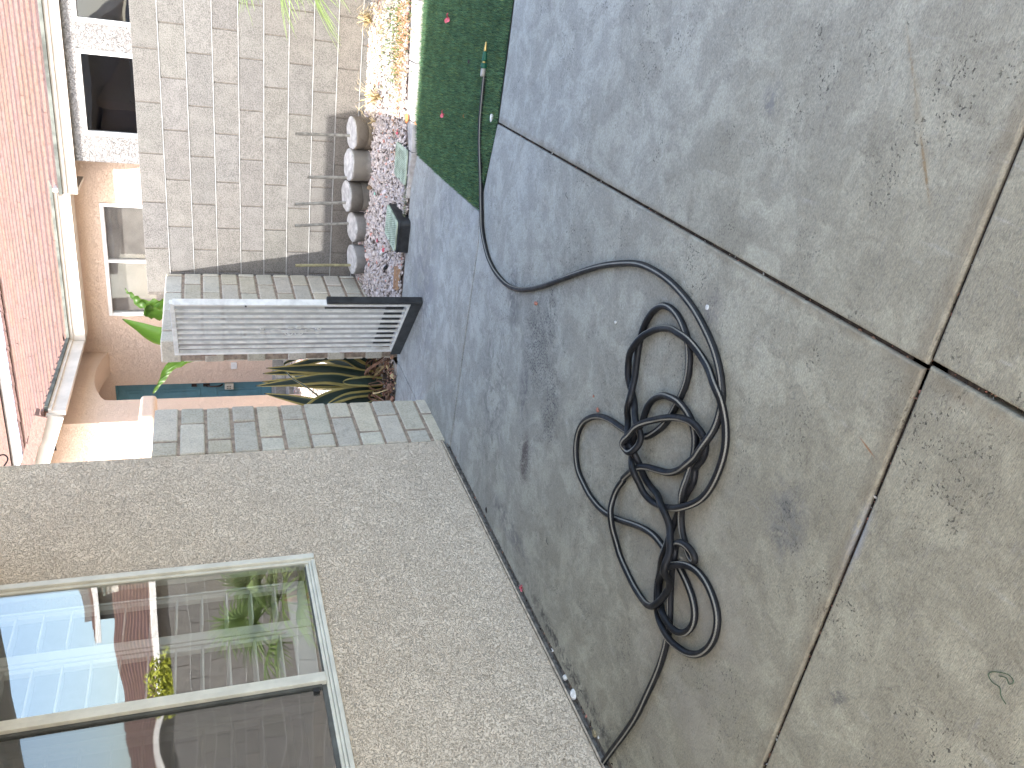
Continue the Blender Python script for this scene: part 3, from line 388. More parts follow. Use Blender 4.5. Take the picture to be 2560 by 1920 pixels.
# ------------------------------------------------------------- walls with openings
def holes_wall(mb, axis, p0, p1, u0, u1, z0, z1, holes, mi=0):
    us = sorted({u0, u1, *[h[0] for h in holes], *[h[1] for h in holes]}); zs = sorted({z0, z1, *[h[2] for h in holes], *[h[3] for h in holes]})
    def solid(i, j):
        if not (0 <= i < len(us) - 1 and 0 <= j < len(zs) - 1): return False
        cu = (us[i] + us[i + 1]) / 2; cz = (zs[j] + zs[j + 1]) / 2
        return not any(h[0] < cu < h[1] and h[2] < cz < h[3] for h in holes)
    def pt(u, p, z): return (p, u, z) if axis == 'x' else (u, p, z)
    for i in range(len(us) - 1):
        for j in range(len(zs) - 1):
            if not solid(i, j): continue
            a, b, c, d = us[i], us[i + 1], zs[j], zs[j + 1]
            for p in (p0, p1): mb.poly([pt(a, p, c), pt(b, p, c), pt(b, p, d), pt(a, p, d)], mi)
            if not solid(i - 1, j): mb.poly([pt(a, p0, c), pt(a, p1, c), pt(a, p1, d), pt(a, p0, d)], mi)
            if not solid(i + 1, j): mb.poly([pt(b, p0, c), pt(b, p1, c), pt(b, p1, d), pt(b, p0, d)], mi)
            if not solid(i, j - 1): mb.poly([pt(a, p0, c), pt(b, p0, c), pt(b, p1, c), pt(a, p1, c)], mi)
            if not solid(i, j + 1): mb.poly([pt(a, p0, d), pt(b, p0, d), pt(b, p1, d), pt(a, p1, d)], mi)

# ============================================================= GROUND
g = MB(); g.poly([(-150, -150, -0.06), (150, -150, -0.06), (150, 150, -0.06), (-150, 150, -0.06)])
struct(g.build('ground', simple('pale_gravel_ground', (0.42, 0.37, 0.31), 0.95, 0.3, 3)))

def slab(mb, pts, z=0.0, th=0.05, r=0.006):          # a concrete slab with eased edges
    P = [Vector((x, y, 0)) for x, y in pts]; n = len(P); cen = sum(P, Vector()) / n
    def inset(d):
        out = []
        for i in range(n):
            a, b, c = P[i - 1], P[i], P[(i + 1) % n]; e1 = (b - a).normalized(); e2 = (c - b).normalized()
            n1 = Vector((-e1.y, e1.x, 0)); n2 = Vector((-e2.y, e2.x, 0)); k = (n1 + n2); k = k / max(0.3, (1 + n1.dot(n2))); out.append(b + k * d)
        return out
    rings = [([Vector((p.x, p.y, -th)) for p in P])]
    for d, zz in ((0, z - r), (r * 0.3, z - r * 0.3), (r, z)): rings.append([Vector((p.x, p.y, zz)) for p in inset(d)])
    b = len(mb.v)
    for rg in rings: mb.v += [tuple(p) for p in rg]
    for k in range(len(rings) - 1):
        for i in range(n):
            j = (i + 1) % n; mb.f.append((b + k * n + i, b + k * n + j, b + (k + 1) * n + j, b + (k + 1) * n + i)); mb.m.append(0); mb.c.append(None); mb.uv.append(None)
    mb.f.append(tuple(b + (len(rings) - 1) * n + i for i in range(n))); mb.m.append(0); mb.c.append(None); mb.uv.append(None)
g = MB()
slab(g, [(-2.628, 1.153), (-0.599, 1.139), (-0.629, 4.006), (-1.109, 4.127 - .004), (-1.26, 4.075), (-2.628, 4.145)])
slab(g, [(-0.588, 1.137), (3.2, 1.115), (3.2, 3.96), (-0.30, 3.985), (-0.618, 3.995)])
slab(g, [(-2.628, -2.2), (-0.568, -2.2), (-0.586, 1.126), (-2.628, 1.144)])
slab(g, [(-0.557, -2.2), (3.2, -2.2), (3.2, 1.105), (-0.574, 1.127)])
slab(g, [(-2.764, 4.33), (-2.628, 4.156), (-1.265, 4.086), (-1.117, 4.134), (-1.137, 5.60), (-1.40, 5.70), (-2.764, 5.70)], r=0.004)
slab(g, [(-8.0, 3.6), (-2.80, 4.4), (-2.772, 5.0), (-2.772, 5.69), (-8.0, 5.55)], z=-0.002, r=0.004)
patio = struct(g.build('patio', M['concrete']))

# dirt lying in the open joints and against the wall foot
g = MB()
for (x0, x1, y0, y1) in ((-0.66, -0.56, 1.0, 4.0), (-2.64, 3.2, 1.09, 1.18)):
    g.box(x0, x1, y0, y1, -0.05, -0.012)
joint = struct(g.build('joint_soil', M['soil']))
g = MB(); g.box(-2.655, -2.60, -2, 4.3, -0.05, -0.005); struct(g.build('wall_foot_soil', simple('grey_dirt', (0.17, 0.15, 0.125), 0.95, 0.6, 50, 0.006, 70)))
def crumbs(name, lines, n, size, mats, zb, label, cat, spread=0.004):
    V = []; F = []; MI = []
    for i in range(n):
        a, b = random.choice(lines); t = random.random(); s = size * random.lognormvariate(0, 0.5)
        c = Vector(a).lerp(Vector(b), t) + Vector((random.gauss(0, spread), random.gauss(0, spread), zb + s * 0.4))
        ax = [Vector((random.gauss(0, 1), random.gauss(0, 1), random.gauss(0, 0.6))).normalized() * s * random.uniform(0.4, 1) for _ in range(3)]
        k = len(V); vs = [c + ax[0], c - ax[0], c + ax[1], c - ax[1], c + ax[2], c - ax[2]]; V += [tuple(v) for v in vs]
        fs = [(0, 2, 4), (2, 1, 4), (1, 3, 4), (3, 0, 4), (2, 0, 5), (1, 2, 5), (3, 1, 5), (0, 3, 5)]
        F += [tuple(k + q for q in f) for f in fs]; MI += [random.choices(range(len(mats)), weights=[6, 3, 1.2, 0.8][:len(mats)])[0]] * 8
    return tag(np_mesh(name, V, F, mats, MI), label, cat, kind='stuff')
crumbs('joint_debris', [((-0.600, 1.15, 0), (-0.627, 4.0, 0)), ((-0.57, 1.132, 0), (-2.6, 1.15, 0)), ((-0.57, 1.13, 0), (1.0, 1.112, 0)), ((-0.562, -0.2, 0), (-0.578, 1.12, 0))], 2600, 0.0028,
       [M['soil'], M['brownleaf'], M['stone_red'], M['stone_white']], -0.014, 'dark leaf crumbs and grit filling the open joints between the slabs', 'debris', 0.0035)
crumbs('wall_foot_debris', [((-2.632, 4.2, 0), (-2.632, 0.5, 0)), ((-2.62, 2.5, 0), (-2.61, 1.2, 0))], 1500, 0.004,
       [M['soil'], M['brownleaf'], M['stone_red'], M['stone_white']], -0.008, 'grit and leaf crumbs gathered along the foot of the stucco wall', 'debris', 0.007)

# gravel bed with its soil below
def bedz(x, y): return 0.012 + max(0, min(1, (y - 5.75) / 1.4)) * 0.042
g = MB(); nx = 14
for i in range(nx):
    x0 = -2.65 + i * 0.42; x1 = x0 + 0.42
    ys = (5.70, 6.2, 6.7, 7.2, 7.5)
    for a, b in zip(ys, ys[1:]):
        g.poly([(x0, a, bedz(x0, a) - .02), (x1, a, bedz(x1, a) - .02), (x1, b, bedz(x1, b) - .02), (x0, b, bedz(x0, b) - .02)])
struct(g.build('gravel_bed', simple('gravel_soil', (0.26, 0.21, 0.18), 0.95, 0.5, 50, 0.01, 60)))
def icos():
    bm = bmesh.new(); bmesh.ops.create_icosphere(bm, subdivisions=2, radius=1); v = np.array([p.co[:] for p in bm.verts]); f = np.array([[q.index for q in fc.verts] for fc in bm.faces]); bm.free(); return v, f
IV, IF = icos()
def pebbles(name, pos, size, label, cat, red=0.025):
    N = len(pos); nv = len(IV); V = np.zeros((N, nv, 3)); T = np.zeros((N, nv, 3))
    for i in range(N):
        A = rng.normal(size=(3, 3)); q, _ = np.linalg.qr(A); sc = size * np.exp(rng.normal(0, 0.28)) * np.array([1.25, 0.85, 0.6]) * rng.uniform(0.8, 1.2, 3)
        cut = IV.copy()
        for _ in range(3):
            d = rng.normal(size=3); d /= np.linalg.norm(d); k = cut @ d; lim = rng.uniform(0.45, 0.8); cut -= np.outer(np.maximum(0, k - lim), d)
        cut = cut * (1 + rng.normal(0, 0.04, (nv, 1)))
        R = q; tilt = (cut * sc) @ R; tilt[:, 2] *= 0.75
        V[i] = tilt + pos[i]
        b = rng.uniform(0.72, 1.2); col = np.array([1, 1, 1]) * b
        u = rng.random()
        if u < red: col = np.array([1.1, 0.62, 0.55]) * b
        elif u < red + 0.18: col = np.array([0.98, 1.02, 1.1]) * b
        T[i] = col
    F = (IF[None] + (np.arange(N) * nv)[:, None, None]).reshape(-1, 3)
    return tag(np_mesh(name, V.reshape(-1, 3), F, [M['pebble']], smooth=True, tint=T.reshape(-1, 3)), label, cat, kind='stuff')
pos = []
while len(pos) < 11500:
    x = random.uniform(-2.64, 0.5); y = random.uniform(5.66, 7.30)
    if x > -1.13 and y < 5.93 + (x + .95) * 0.2: continue
    if x <= -1.13 and y < 5.715 + 0.012 * math.sin(x * 20): continue
    if abs(x + 1.262) < .115 and abs(y - 5.90) < .18: continue
    if abs(x + 1.722) < .11 and abs(y - 5.82) < .18: continue
    pos.append((x, y, bedz(x, y) + random.uniform(-.006, .012)))
pebbles('gravel', pos, 0.0128, 'pinkish grey gravel covering the bed in front of the grey block wall', 'gravel')
pos = []
while len(pos) < 2600:
    x = random.uniform(-5.3, -2.85); y = random.uniform(5.75, 10.2); zz = (y - 5.7) / 4.6 * 0.36
    pos.append((x, y, zz + random.uniform(-.005, .012)))
pebbles('garden_gravel', pos, 0.02, 'pale sunlit gravel of the garden beyond the gate', 'gravel', 0.02)
g = MB()
g.poly([(-8, 5.62, -0.01), (-2.82, 5.70, -0.01), (-2.82, 10.3, 0.36), (-8, 10.3, 0.36)])
crumbs('leaf_litter', [((-2.86, 5.75, 0), (-3.5, 5.75, 0)), ((-2.86, 5.95, 0), (-3.5, 5.85, 0)), ((-2.9, 6.15, 0), (-3.5, 6.05, 0))], 1400, 0.016, [M['brownleaf'], M['soil'], M['straw'], M['stone_red']], 0.012, 'brown leaf litter heaped round the foot of the agave', 'leaf litter', .05)
struct(g.build('garden_ground', simple('garden_soil', (0.42, 0.36, 0.30), 0.95, 0.4, 30, 0.01, 30)))
g = MB(); g.box(-7.5, -5.0, 9.9, 10.93, 0.0, 0.40); g.box(-7.5, -5.25, 10.35, 10.93, 0.40, 0.535)
struct(g.build('porch_steps', M['concrete'], bevel=0.01))

# turf
TP = [(-1.128, 5.60), (-1.131, 5.03), (-1.108, 4.135), (-0.63, 4.012), (0.9, 3.985), (0.9, 5.93), (-0.16, 5.76), (-0.652, 5.715), (-0.915, 5.70)]
g = MB(); g.poly([(x, y, -0.004) for x, y in TP[:4]] + [(3.2, 3.97, -0.004), (3.2, 6.2, -0.004)] + [(x, y, -0.004) for x, y in TP[6:]])
struct(g.build('turf_backing', simple('turf_backing', (0.02, 0.05, 0.022), 0.95, 0.4, 40)))
def inpoly(x, y, P):
    c = False; j = len(P) - 1
    for i in range(len(P)):
        if (P[i][1] > y) != (P[j][1] > y) and x < (P[j][0] - P[i][0]) * (y - P[i][1]) / (P[j][1] - P[i][1]) + P[i][0]: c = not c
        j = i
    return c
N = 95000; X = rng.uniform(-1.15, 0.75, N); Yy = rng.uniform(3.98, 5.95, N)
keep = np.array([inpoly(a, b, TP) for a, b in zip(X, Yy)]); X = X[keep]; Yy = Yy[keep]; N = len(X)
ang = rng.uniform(0, 2 * np.pi, N); hh = rng.uniform(0.010, 0.024, N); lean = rng.uniform(0, 0.014, N); la = rng.normal(0.6, 1.3, N)
clump = 0.5 + 0.5 * np.sin(X * 23 + 3 * np.sin(Yy * 17)) * np.sin(Yy * 19 + 2 * np.sin(X * 13)); hh *= 0.8 + 0.35 * clump
wd = 0.0014; dx = np.cos(ang) * wd; dy = np.sin(ang) * wd
V = np.zeros((N, 3, 3)); V[:, 0] = np.stack([X - dx, Yy - dy, np.full(N, -.003)], 1); V[:, 1] = np.stack([X + dx, Yy + dy, np.full(N, -.003)], 1)
V[:, 2] = np.stack([X + np.cos(la) * lean, Yy + np.sin(la) * lean, hh], 1)
tn = (rng.uniform(0.45, 1.6, N) * (0.75 + 0.4 * clump))[:, None] * np.array([[1, 1, 1]]); u = rng.random(N); tn[u < 0.12] *= np.array([1.7, 1.25, 0.8]); tn[u > 0.8] *= np.array([0.8, 1.05, 1.2])
tag(np_mesh('artificial_turf', V.reshape(-1, 3), np.arange(N * 3).reshape(N, 3), [M['turf']], tint=np.repeat(tn, 3, 0)), 'short dark green artificial turf strip beside the patio slabs', 'artificial turf', kind='stuff')

# mow kerb
g = MB(); kp = [(-1.60, 5.7, .02), (-1.47, 5.725, .035), (-1.13, 5.715, .10), (-0.93, 5.795, .18), (-0.55, 5.835, .22), (-0.16, 5.89, .24), (0.6, 6.0, .26), (2.5, 6.2, .3)]
for (xa, ya, wa), (xb, yb, wb) in zip(kp[1:], kp[2:]):
    g.add([(xa, ya - wa / 2, -.02), (xb, yb - wb / 2, -.02), (xb, yb + wb / 2, -.02), (xa, ya + wa / 2, -.02), (xa, ya - wa / 2 + .01, .022), (xb - .006, yb - wb / 2 + .01, .022), (xb - .006, yb + wb / 2 - .02, .028), (xa, ya + wa / 2 - .02, .028)],
          [(4, 5, 6, 7), (0, 1, 5, 4), (2, 3, 7, 6), (1, 2, 6, 5), (3, 0, 4, 7)])
tag(g.build('mowing_kerb', simple('kerb_concrete', (0.40, 0.375, 0.35), 0.9, 0.3, 12, 0.004, 60), bevel=0.008), 'low concrete mowing kerb between the turf and the gravel', 'kerb')

# ============================================================= GREY BLOCK WALL
g = MB(); C = 0.1975; L = 0.405; J = 0.0052; top = 1.889
bw_end = -2.865
row = 0; z1 = top
while z1 > -0.1:
    z0 = z1 - C; off = -2.428 if row % 2 == 0 else -2.228
    x = off - L * 3
    while x < 6.0:
        x0 = max(x + .0048, bw_end); x1 = min(x + L - .0048, 6.0)
        if x1 - x0 > 0.03:
            tn = random.uniform(0.92, 1.08); col = (tn * random.uniform(.99, 1.02), tn, tn * random.uniform(.97, 1.03))
            if row == 8: col = (tn * 1.02, tn * .96, tn * .90)
            dy = random.uniform(-.0012, .0012)
            g.box(x0, x1, YW + dy, YW + 0.14, z0 + J, z1 - J, 0, col)
        x += L
    g.box(bw_end + .002, 6.0, YW - 0.003, YW + 0.135, z0 - J + .0006, z0 + J - .0006, 1)      # flush pale bed joint
    z1 = z0; row += 1
g.box(bw_end + .004, 5.998, YW + 0.007, YW + 0.130, -0.1, top - .006, 2)
o = g.build('block_wall', [M['cmu'], M['mortar_pale'], simple('dark_mortar', (0.14, 0.125, 0.11), 0.95, 0.3, 40)], bevel=0.0025, seg=1)
tag(o, 'long grey concrete block wall behind the row of concrete weights', 'block wall')

# ============================================================= SLUMP BLOCK GATE WALLS
def slump(name, y0, y1, phase, x0, x1, top, label, seed):
    rd = random.Random(seed); g = MB(); c = 0.1505; j = 0.0075; z1 = top; r = 0
    while z1 > 0:
        z0 = z1 - c; y = y0 - 1.0 + ((phase if r % 2 == 0 else phase + 0.2) % 0.4)
        while y < y1:
            a = max(y + j, y0); b = min(y + 0.4 - j, y1)
            if b - a > 0.04:
                tn = rd.uniform(0.82, 1.12); col = (tn * rd.uniform(.98, 1.03), tn, tn * rd.uniform(.95, 1.03))
                if rd.random() < .12: col = (tn * 1.04, tn * 1.0, tn * .92)
                w0 = rd.uniform(-.003, .003); k = len(g.v)
                g.box(x0 + w0, x1 + w0, a, b, z0 + j, z1 - j, 0, col)
                for q in range(k, k + 8): v = g.v[q]; g.v[q] = (v[0] + rd.uniform(-.0025, .0025), v[1] + rd.uniform(-.002, .002), v[2] + rd.uniform(-.002, .002))
            y += 0.4
        z1 = z0; r += 1
    g.box(x0 + .006, x1 - .006, y0 + .006, y1 - .006, -0.04, top - .012, 1)
    return tag(g.build(name, [M['slump'], M['mortar_brown']], bevel=0.011, seg=3, smooth=False), label, 'gate wall')
slump('gate_pier', 4.272, 4.822, 4.424 - 3.272, XS - 0.175, XS, 1.733, 'pale slump block wall end between the stucco house wall and the gateway', 3)
slump('gate_pier', 5.85, 7.305, 0.2 + 1.0, XS - 0.175, XS, 1.735, 'pale slump block wall on the far side of the gateway behind the open gate', 5)

# ============================================================= HOUSE WALL AND WINDOW
house = thing('house', 'tan stucco house wall with a wide sliding window beside the patio', 'house', (XS - .3, 1.5, 0))
WY0, WY1, WZ0, WZ1 = 1.42, 3.258, 0.948, 2.42
g = MB(); holes_wall(g, 'x', XS, XS - 0.16, -3.0, 4.268, 0.024, 3.05, [(WY0 + .01, WY1 - .01, WZ0 + .01, WZ1 - .01)])
hw = g.build('wall', M['stucco'], house, smooth='fix')
hw.data.polygons.foreach_set('use_smooth', [False] * len(hw.data.polygons))
md = hw.modifiers.new('b', 'BEVEL'); md.width = 0.012; md.segments = 3; md.limit_method = 'ANGLE'
g = MB(); g.box(XS - .15, XS - .012, -3, 4.26, -0.05, 0.0235); g.build('footing', simple('footing_concrete', (0.17, 0.155, 0.135), 0.95, 0.6, 30, 0.006), house)
g = MB(); g.obox((XS + .001, -3, .022), (XS + .001, 4.266, .022), 0.008, 0.006); g.build('weep_screed', simple('screed_edge', (0.50, 0.42, 0.33), 0.85, 0.4, 30), house)
# room behind the window
g = MB(); room = simple('room_paint', (0.30, 0.27, 0.24), 0.9, 0.1)
g.poly([(-6, -2.9, .1), (-6, 4.2, .1), (-6, 4.2, 3), (-6, -2.9, 3)]); g.poly([(-6, 4.2, .1), (-2.81, 4.2, .1), (-2.81, 4.2, 3), (-6, 4.2, 3)]); g.poly([(-6, -2.9, .1), (-2.81, -2.9, .1), (-2.81, -2.9, 3), (-6, -2.9, 3)])
g.poly([(-6, -2.9, .1), (-2.81, -2.9, .1), (-2.81, 4.2, .1), (-6, 4.2, .1)]); g.poly([(-6, -2.9, 3), (-2.81, -2.9, 3), (-2.81, 4.2, 3), (-6, 4.2, 3)])
g.build('room', room, house)
win = D.objects.new('window', None)
g = MB(); X0, X1 = XS - .05, XS + .012
def fr(y0, y1, z0, z1, x0=X0, x1=X1, mi=0): g.box(x0, x1, y0, y1, z0, z1, mi)
fr(WY1 - .0505, WY1 - .034, WZ0, WZ1, X0, X1 - .014); fr(WY1 - .0338, WY1, WZ0, WZ1); fr(WY0, WY0 + .05, WZ0, WZ1); fr(WY0 + .0505, WY1 - .0505, WZ1 - .05, WZ1)
fr(WY0 + .0505, WY1 - .0505, WZ0, WZ0 + .018, X0, X1 + .004); fr(WY0 + .0505, WY1 - .0505, WZ0 + .0185, WZ0 + .030, X0, X1 - .012); fr(WY0 + .0505, WY1 - .0505, WZ0 + .0305, WZ0 + .044, X0, X1 - .024)

wf = g.build('window', M['alu'], house, bevel=0.0025)
g = MB(); fr(2.442, 2.468, WZ0 + .0445, WZ1 - .051, X0, X1 - .006); fr(2.4685, 2.500, WZ0 + .0445, WZ1 - .051, X0, X1 - .016)
g.build('mullion', M['alu'], wf, bevel=0.002)
g = MB()
fr(2.5005, 3.1955, WZ0 + .0445, WZ0 + .052, X0, XS - .02); fr(WY0 + .06, 2.4415, WZ0 + .0445, WZ0 + .062, X0, XS - .018, 0)
fr(2.428, 2.4415, WZ0 + .0625, WZ1 - .052, X0, XS - .012, 0)
g.build('track', M['alu_dark'], wf)
g = MB(); g.box(XS - .014, XS - .010, 2.5003, 3.2075, WZ0 + .053, WZ1 - .051); g.build('pane', M['glass'], wf)
g = MB(); g.box(XS - .026, XS - .022, WY0 + .06, 2.424, WZ0 + .063, WZ1 - .052); o = g.build('pane', M['screen_glass'], wf); o['label'] = 'darker pane behind the insect screen'
g = MB(); g.box(XS - .021, XS - .010, 2.405, 2.424, WZ0 + .075, WZ0 + .10); g.build('latch', M['rubber'], wf)
# plantation shutters behind the glass
for (a, b) in ((2.885, 3.20), (2.50, 2.879), (2.06, 2.44), (1.64, 2.054)):
    sh = MB(); xs = XS - .12
    sh.box(xs - .014, xs + .014, a, a + .05, WZ0 + .05, WZ1); sh.box(xs - .014, xs + .014, b - .05, b, WZ0 + .05, WZ1)
    sh.box(xs - .0135, xs + .0135, a + .0505, b - .0505, WZ0 + .05, WZ0 + .14)
    sf = sh.build('shutter', simple('shutter_white', (0.66, 0.66, 0.62), 0.45, 0.06, 5) if 'shutter_white' not in D.materials else D.materials['shutter_white'], house, bevel=0.003)
    lv = MB(); z = 1.15
    while z < 2.4:
        k = len(lv.v); lv.box(xs - .05, xs + .05, a + .052, b - .052, z - .004, z + .004); ca, sa = math.cos(-.12), math.sin(-.12)
        for q in range(k, k + 8): v = lv.v[q]; dx_, dz_ = v[0] - xs, v[2] - z; lv.v[q] = (xs + dx_ * ca - dz_ * sa, v[1], z + dx_ * sa + dz_ * ca)
        z += 0.1075
    lv.build('louvres', D.materials['shutter_white'], sf, bevel=0.003)
    rd = MB(); rd.box(xs + .058, xs + .068, b - .075, b - .065, 1.12, 2.36); rd.build('tilt_rod', D.materials['shutter_white'], sf)

# roof overhang of the house and the patio cover over the viewer
g = MB(); g.add([(-6.2, -3, 3.06), (-1.49, -3, 3.06), (-1.49, 3.16, 3.06), (-1.69, 4.91, 3.06), (-6.2, 4.91, 3.06), (-6.2, -3, 3.22), (-1.49, -3, 3.22), (-1.49, 3.16, 3.22), (-1.69, 4.91, 3.22), (-6.2, 4.91, 3.22)],
     [(0, 4, 3, 2, 1), (5, 6, 7, 8, 9), (0, 1, 6, 5), (1, 2, 7, 6), (2, 3, 8, 7), (3, 4, 9, 8), (4, 0, 5, 9)])
g.build('roof', M['fascia'], house)
pc = thing('patio_cover', 'white patio cover on posts over the near slabs', 'patio cover', (0.5, 0, 0))
g = MB(); g.box(XS + .02, 0.8, -1.7, 3.42, 2.44, 2.52); g.build('deck', M['white'], pc)
g = MB(); g.box(XS + .02, 0.8, 3.425, 3.47, 2.38, 2.54); g.build('fascia_board', M['white'], pc)
for x, y in ((0.72, 3.3), (0.72, -1.6)):
    g = MB(); g.box(x - .05, x + .05, y - .05, y + .05, 0, 2.43); g.build('post', M['white'], pc)
for i in range(7):
    g = MB(); y = -1.5 + i * 0.75; g.box(XS + .03, 0.75, y - .02, y + .02, 2.33, 2.435); g.build('rafter', M['white'], pc)

# ============================================================= GATE
G1 = Vector((-2.628, 5.598, 0)); G0 = Vector((-2.045, 5.122, 0)); gd = (G0 - G1).normalized(); gn = Vector((gd.y, -gd.x, 0))   # faces the patio
if gn.dot(Vector((0.5, -1, 0))) < 0: gn = -gn
gate = thing('metal_gate', 'white metal gate with vertical bars standing open at the gateway', 'gate', (G1.x, G1.y, 0))
W = (G0 - G1).length
def gp(u, z, n=0.0): p = G1 + gd * u + gn * n; return (p.x, p.y, z)
def gbar(mb, u0, z0, u1, z1, w_, t_, n=0.0, mi=0): mb.obox(gp(u0, z0, n), gp(u1, z1, n), w_, t_, up=tuple(gn), mi=mi)
g = MB(); ZB, ZT = 0.065, 1.625
gbar(g, .016, ZB - .0, .016, ZT, .030, .030); gbar(g, W - .016, ZB, W - .016, ZT, .030, .030)
gbar(g, .0315, ZT - .015, W - .0315, ZT - .015, .030, .030); gbar(g, .0315, ZB + .015, W - .0315, ZB + .015, .030, .030)
gbar(g, W + .006, ZB + .1, W + .006, ZT - .02, .012, .045, .006)
g.build('frame', simple('worn_white_metal', (0.70, 0.69, 0.66), 0.5, 0.18, 14), gate, bevel=0.002)
g = MB(); wm = D.materials['worn_white_metal']
for k in range(8):
    u = .031 + (W - .062) * (k + 1) / 9; g = MB(); gbar(g, u, ZB + .031, u, ZT - .031, .014, .014, .006); g.build('bar', wm, gate)
g = MB(); g.poly([gp(.031, .235, -.012), gp(W - .031, .235, -.012), gp(W - .031, ZT - .03, -.012), gp(.031, ZT - .03, -.012)]); g.build('mesh_screen', M['mesh'], gate)
for k in range(9):
    pass
g = MB(); g.box(0, 0, 0, 0, 0, 0); g = MB()
g.poly([gp(.031, .10, -.022), gp(W - .031, .10, -.022), gp(W - .031, .236, -.022), gp(.031, .236, -.022)])
gbar(g, -.03, .042, W + .01, .042, .078, .006, .020)
g.build('rubber_flap', M['rubber'], gate)
g = MB(); pts = [gp(W + .022, .0, .0), gp(W + .03, .66, 0)]; gbar(g, W + .028, .004, W + .028, .655, .024, .05, 0.0); g.build('edge_flap', M['rubber'], gate, bevel=.004)
g = MB(); gbar(g, W - .055, .12, W - .055, .66, .008, .008, .012); g.build('rubber_cord', M['rubber'], gate)
# scroll ornament
def scroll(mb, cu, cz, r, turns, dirn, start=0.0, flip=1):
    pts = []
    for i in range(22):
        a = start + dirn * turns * 2 * math.pi * i / 21; rr = r * (1 - 0.75 * i / 21); pts.append(gp(cu + flip * rr * math.cos(a), cz + rr * math.sin(a), .016))
    mb.tube(pts, 0.0035, 5)
g = MB(); uc = W / 2; zc = 0.86
g.tube([gp(uc, zc - .16, .016), gp(uc, zc + .16, .016)], .004, 5)
for s in (1, -1):
    scroll(g, uc + s * .045, zc - .055, .030, 1.3, 1, -1.57, s); scroll(g, uc + s * .045, zc + .005, .030, 1.3, -1, 1.57, s)
    scroll(g, uc + s * .025, zc + .19, .022, 1.2, 1, -1.57, s); scroll(g, uc + s * .025, zc - .19, .022, 1.2, -1, 1.57, s)
    g.tube(catmull([gp(uc, zc + .06, .016), gp(uc + s * .022, zc + .10, .016), gp(uc, zc + .15, .016)], 5), .003, 5)
    g.tube(catmull([gp(uc, zc - .09, .016), gp(uc + s * .022, zc - .12, .016), gp(uc, zc - .16, .016)], 5), .003, 5)
g.build('scroll_ornament', wm, gate, smooth=True)
for z in (1.40, 0.42):
    g = MB(); g.obox((G1.x - .01, G1.y + .01, z), (XS - .05, 5.845, z), .012, .05); g.tube([(G1.x - .012, G1.y + .012, z - .05), (G1.x - .012, G1.y + .012, z + .05)], .012, 10); g.build('hinge', M['rust'], gate)
g = MB(); g.tube([gp(W * 1.0, 1.17, .03), gp(W + .05, 1.17, .06)], .006, 6); g.build('latch', M['dark'], gate)

# ============================================================= CONCRETE WEIGHTS
WT = [(-1.272, 7.045, .138, .218, 'b_brown', (-1.30, 7.085), .675, 'steel', 'tan cracked round concrete weight with a steel pipe, rightmost of the row of five', .1, .02),
      (-1.538, 7.015, .136, .235, 'b_pale', (-1.655, 7.045), .570, 'steel', 'two-tone round concrete weight with the shortest pipe at its edge, second from the right', 0, 0),
      (-1.808, 7.05, .136, .238, 'b_dark', (-1.868, 7.06), .680, 'steel', 'dark taupe round concrete weight in the middle of the row of five', 0, 0),
      (-2.094, 7.085, .133, .170, 'b_grey', (-2.085, 7.17), .655, 'steel', 'low grey round concrete weight with a straight grey pipe, second from the left', 0, 0),
      (-2.376, 7.025, .134, .168, 'b_grey', (-2.44, 7.05), .665, 'steel_yellow', 'low grey round concrete weight with a leaning yellowish pipe beside the slump block wall', -.02, 0)]
for i, (x, y, r, zt, mk, pp, pz, pm, lab, crack, _) in enumerate(WT):
    zb = 0.03; t = thing('concrete_weight', lab, 'concrete weight', (x, y, zb), 'concrete weights with pipes in front of the block wall')
    g = MB(); h = zt - zb; prof = [(r * .93, 0), (r * .95, .004), (r * .975, h * .45), (r * .978, h * .455)]
    if i in (0, 2): prof += [(r * .945, h * .462), (r * .945, h * .474), (r * .985, h * .482)]
    prof += [(r * .995, h - .016), (r, h - .010), (r * .985, h - .006)]
    g.lathe(prof, 48, (x, y, zb)); rd = random.Random(i)
    for q in range(len(g.v)):
        v = g.v[q]; a = math.atan2(v[1] - y, v[0] - x); k = 1 + .006 * math.sin(3 * a + i) + .004 * math.sin(7 * a + 2 * i) + rd.uniform(-.002, .002); dz = .003 * math.sin(4 * a + i) if v[2] > zb + h * .9 else 0
        if i == 0 and .3 < (v[2] - zb) / h < .6: dz = .012 * math.sin(2 * a + 1)
        g.v[q] = (x + (v[0] - x) * k, y + (v[1] - y) * k, v[2] + dz)
    b = g.build('block', M[mk], t, smooth=True)
    g = MB(); g.lathe([(r * .975, zt - .012), (r * .972, zt + .001), (r * .955, zt + .004), (r * .5, zt + .003)], 48, (x, y, 0))
    for q in range(len(g.v)): v = g.v[q]; a = math.atan2(v[1] - y, v[0] - x); k = 1 + .012 * math.sin(5 * a + i) + .008 * math.sin(11 * a + 2 * i); g.v[q] = (x + (v[0] - x) * k, y + (v[1] - y) * k, v[2] + .0015 * math.sin(6 * a))
    ring = g.build('top_face', M['b_top'], t)
    g = MB(); lean = {0: (.004, .0), 1: (-.014, 0), 2: (-.012, 0), 3: (-.006, 0), 4: (.022, 0.01)}[i]
    pts = [(pp[0], pp[1], zt - .01), (pp[0] + lean[0] * .5, pp[1] + lean[1] * .5 + .005, (zt + pz) / 2), (pp[0] + lean[0], pp[1] + lean[1], pz)]
    g.tube(pts, 0.0125, 14, 0, False)
    po = g.build('pipe', M[pm], t, smooth=True)
    g = MB(); g.lathe([(0.0118, 0), (.0088, .0005)], 14, pts[-1], 0); g.build('pipe_mouth', M['dark'], po)
    t.rotation_euler = (.15 + random.uniform(-.02, .02), random.uniform(-.03, .03), 0)

